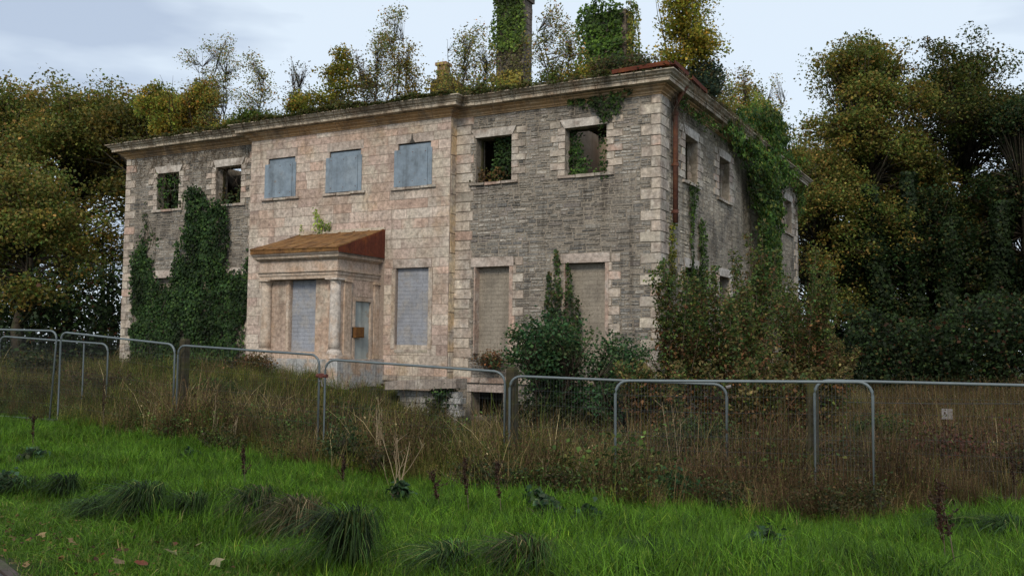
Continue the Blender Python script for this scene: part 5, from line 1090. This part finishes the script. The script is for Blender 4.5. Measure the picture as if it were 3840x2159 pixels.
for i,(lab,x,y,h,le) in enumerate([('dark dock stem behind the brownish tussock, tilted left',-.84,-13.48,.46,(-.06,0)),('upright dark dock stem behind the largest tussock',-.1,-12.4,.45,(0,0)),('dark dock stem leaning left in the middle of the lawn',2.59,-13.53,.56,(-.10,.03)),('second leaning dock stem beside the middle one',2.88,-13.3,.54,(-.10,.03)),
   ('bent dock stem left of the middle pair',2.12,-13.37,.4,(-.14,0)),('tall dark dock stem at the fence, far left',-7.41,-10.5,1.0,(-.03,0)),('short dark dock stem on the far left lawn',-6.9,-12.3,.48,(0,0)),('bottom right dock stem, long and tilted left',7.6,-14.45,.6,(-.14,.05)),('companion dock stem at the bottom right',7.42,-12.95,.5,(-.07,0)),
   ('reddish dock by the right fence foot',7.0,-7.3,.6,(0,0)),('dark dock at the right edge of the weeds',8.2,-7.6,.8,(.03,0)),('dark dock left of the right edge one',7.95,-7.8,.75,(-.04,0))]): dock(lab,x,y,h,200+i,le)
def stalks(label,x,y,h,n,seed,sp=.12,col=None):
    g_=np.random.default_rng(seed); z=Hs(x,y); root=empty('dead_stalks',(x,y,z),label,'dead stalks','pale dead stalks')
    for i in range(n):
        mb=MB(); a=np.array([x+g_.normal(0,sp*.35),y+g_.normal(0,sp*.35),z-.03]); hh=h*g_.uniform(.6,1.1); t_=a+np.array([g_.normal(0,sp*1.2),g_.normal(0,sp),hh]); m_=(a+t_)/2+g_.normal(0,.02,3)
        mb.tube([a,m_,t_],.0055,4,r2=.0025)
        for k in range(2):
            p=m_+(t_-m_)*g_.uniform(.2,.9); mb.tube([p,p+np.array([g_.normal(0,.08),g_.normal(0,.05),.12])],.003,3,r2=.0015)
        mb.build('stalk',M_straw,root)
M_straw=mat('straw',(.34,.26,.17),fine=.2,bump=0)
for i,a in enumerate([('two pale upright stalks in the weeds left of centre',-5.09,-9.9,.85,3),('sparse pale stalks right of the upright pair',-4.5,-10.0,.6,4),('dense sheaf of pale stalks in front of the area wall',-1.17,-10.15,1.15,9),('shorter pale stalks beside the sheaf',-.79,-10.2,.7,5),('single pale stalk leaning left of the post',1.3,-10.6,.6,1),
   ('forked pale stalk right of the centre post',2.07,-10.6,.75,2),('bent pale stalks crossing near the fence middle',2.39,-10.6,.55,4),('long pale stalk curving before the overlapping panels',3.34,-10.4,.7,1),('thin pale stalk before the porch fence post',-2.47,-10.2,.65,1),('grey crossed twigs behind the front panel',3.3,-8.4,1.4,4)]): stalks(*a,300+i,sp=.05 if 'sheaf' in a[0] or 'upright' in a[0] else .08)
# tall seeding grass right of the sheaf
stalks('wiry green seeding grass stems standing on the lawn edge',-.1,-11.2,.7,9,330,sp=.16)
# --- fallen leaves
def fleaf(label,x,y,s,c,seed):
    g_=np.random.default_rng(seed); mb=MB(); s*=.8; n=9; z=Hs(x,y)+.075; V=[(0,0,0)]
    for i in range(n):
        a=2*math.pi*i/n; r=s*(1 if i%2==0 else .62)*g_.uniform(.8,1.1); V.append((r*math.cos(a),r*math.sin(a),g_.uniform(-.1,.35)*s))
    mb.add(V,[(0,1+i,1+(i+1)%n) for i in range(n)],c); o=mb.build('fallen_leaf',M_leaf); o.location=(x,y,z); o.rotation_euler=(g_.normal(0,.3),g_.normal(0,.3),g_.uniform(0,6)); tag(o,label,'leaf','fallen leaves on the short grass')
def gpt(u,v,zz=-1.82):
    d=FF+RR*(u*1.4907-1920)/F_PX-UU*(v*1.4907-1079.5)/F_PX; t=(zz-CAM[2])/d[2]; return CAM+d*t
FL=[(-.32,-16.69,.07,(.30,.17,.08),'tan leaf nearest the path, far left'),(1.83,-17.07,.085,(.34,.29,.17),'pale cream leaf left of the largest tussock'),(2.49,-17.2,.09,(.36,.31,.19),'cream leaf at the bottom edge, left of centre'),(2.6,-16.5,.10,(.32,.27,.18),'largest pale leaf at the foot of the big tussock'),(1.89,-16.38,.06,(.42,.15,.04),'orange leaf left of the large tussock'),
    (.35,-17.2,.05,(.38,.27,.14),'small pale leaf on the left grass'),(1.85,-17.6,.08,(.28,.19,.11),'brown leaf at the bottom left'),(2.02,-17.52,.08,(.25,.08,.05),'dark red leaf beside the brown one'),(.92,-17.33,.05,(.30,.2,.1),'curled brown leaf near the kerb'),(-.1,-16.5,.05,(.35,.2,.1),'small tan leaf above the far left one'),(1.6,-16.55,.045,(.36,.28,.17),'tiny cream leaf above the cream ones')]
for i,(x,y,s,c,lab) in enumerate(FL): fleaf(lab,x,y,s,c,400+i)
n=700; g_=np.random.default_rng(77); x=g_.uniform(-6,6,n); off=-np.abs(g_.normal(0,.7,n))+.05; 
s_=g_.uniform(-8,6,n); PP=pe+pd_*s_[:,None]+pn*off[:,None]; P=np.stack([PP[:,0],PP[:,1],H(PP[:,0],PP[:,1])+.05+g_.uniform(0,.02,n)],1)
quads_mesh('leaf_litter',leaves(P,unit(g_.normal(0,.3,(n,3))+[0,0,1]),g_.normal(0,1,(n,3)),.045*g_.uniform(.6,1.5,n),.8),palette(n,[(.20,.10,.04),(.10,.035,.025),(.30,.2,.1),(.07,.03,.02)],[3,3,1,3],.3,g_),M_leaf,None,kind='stuff')
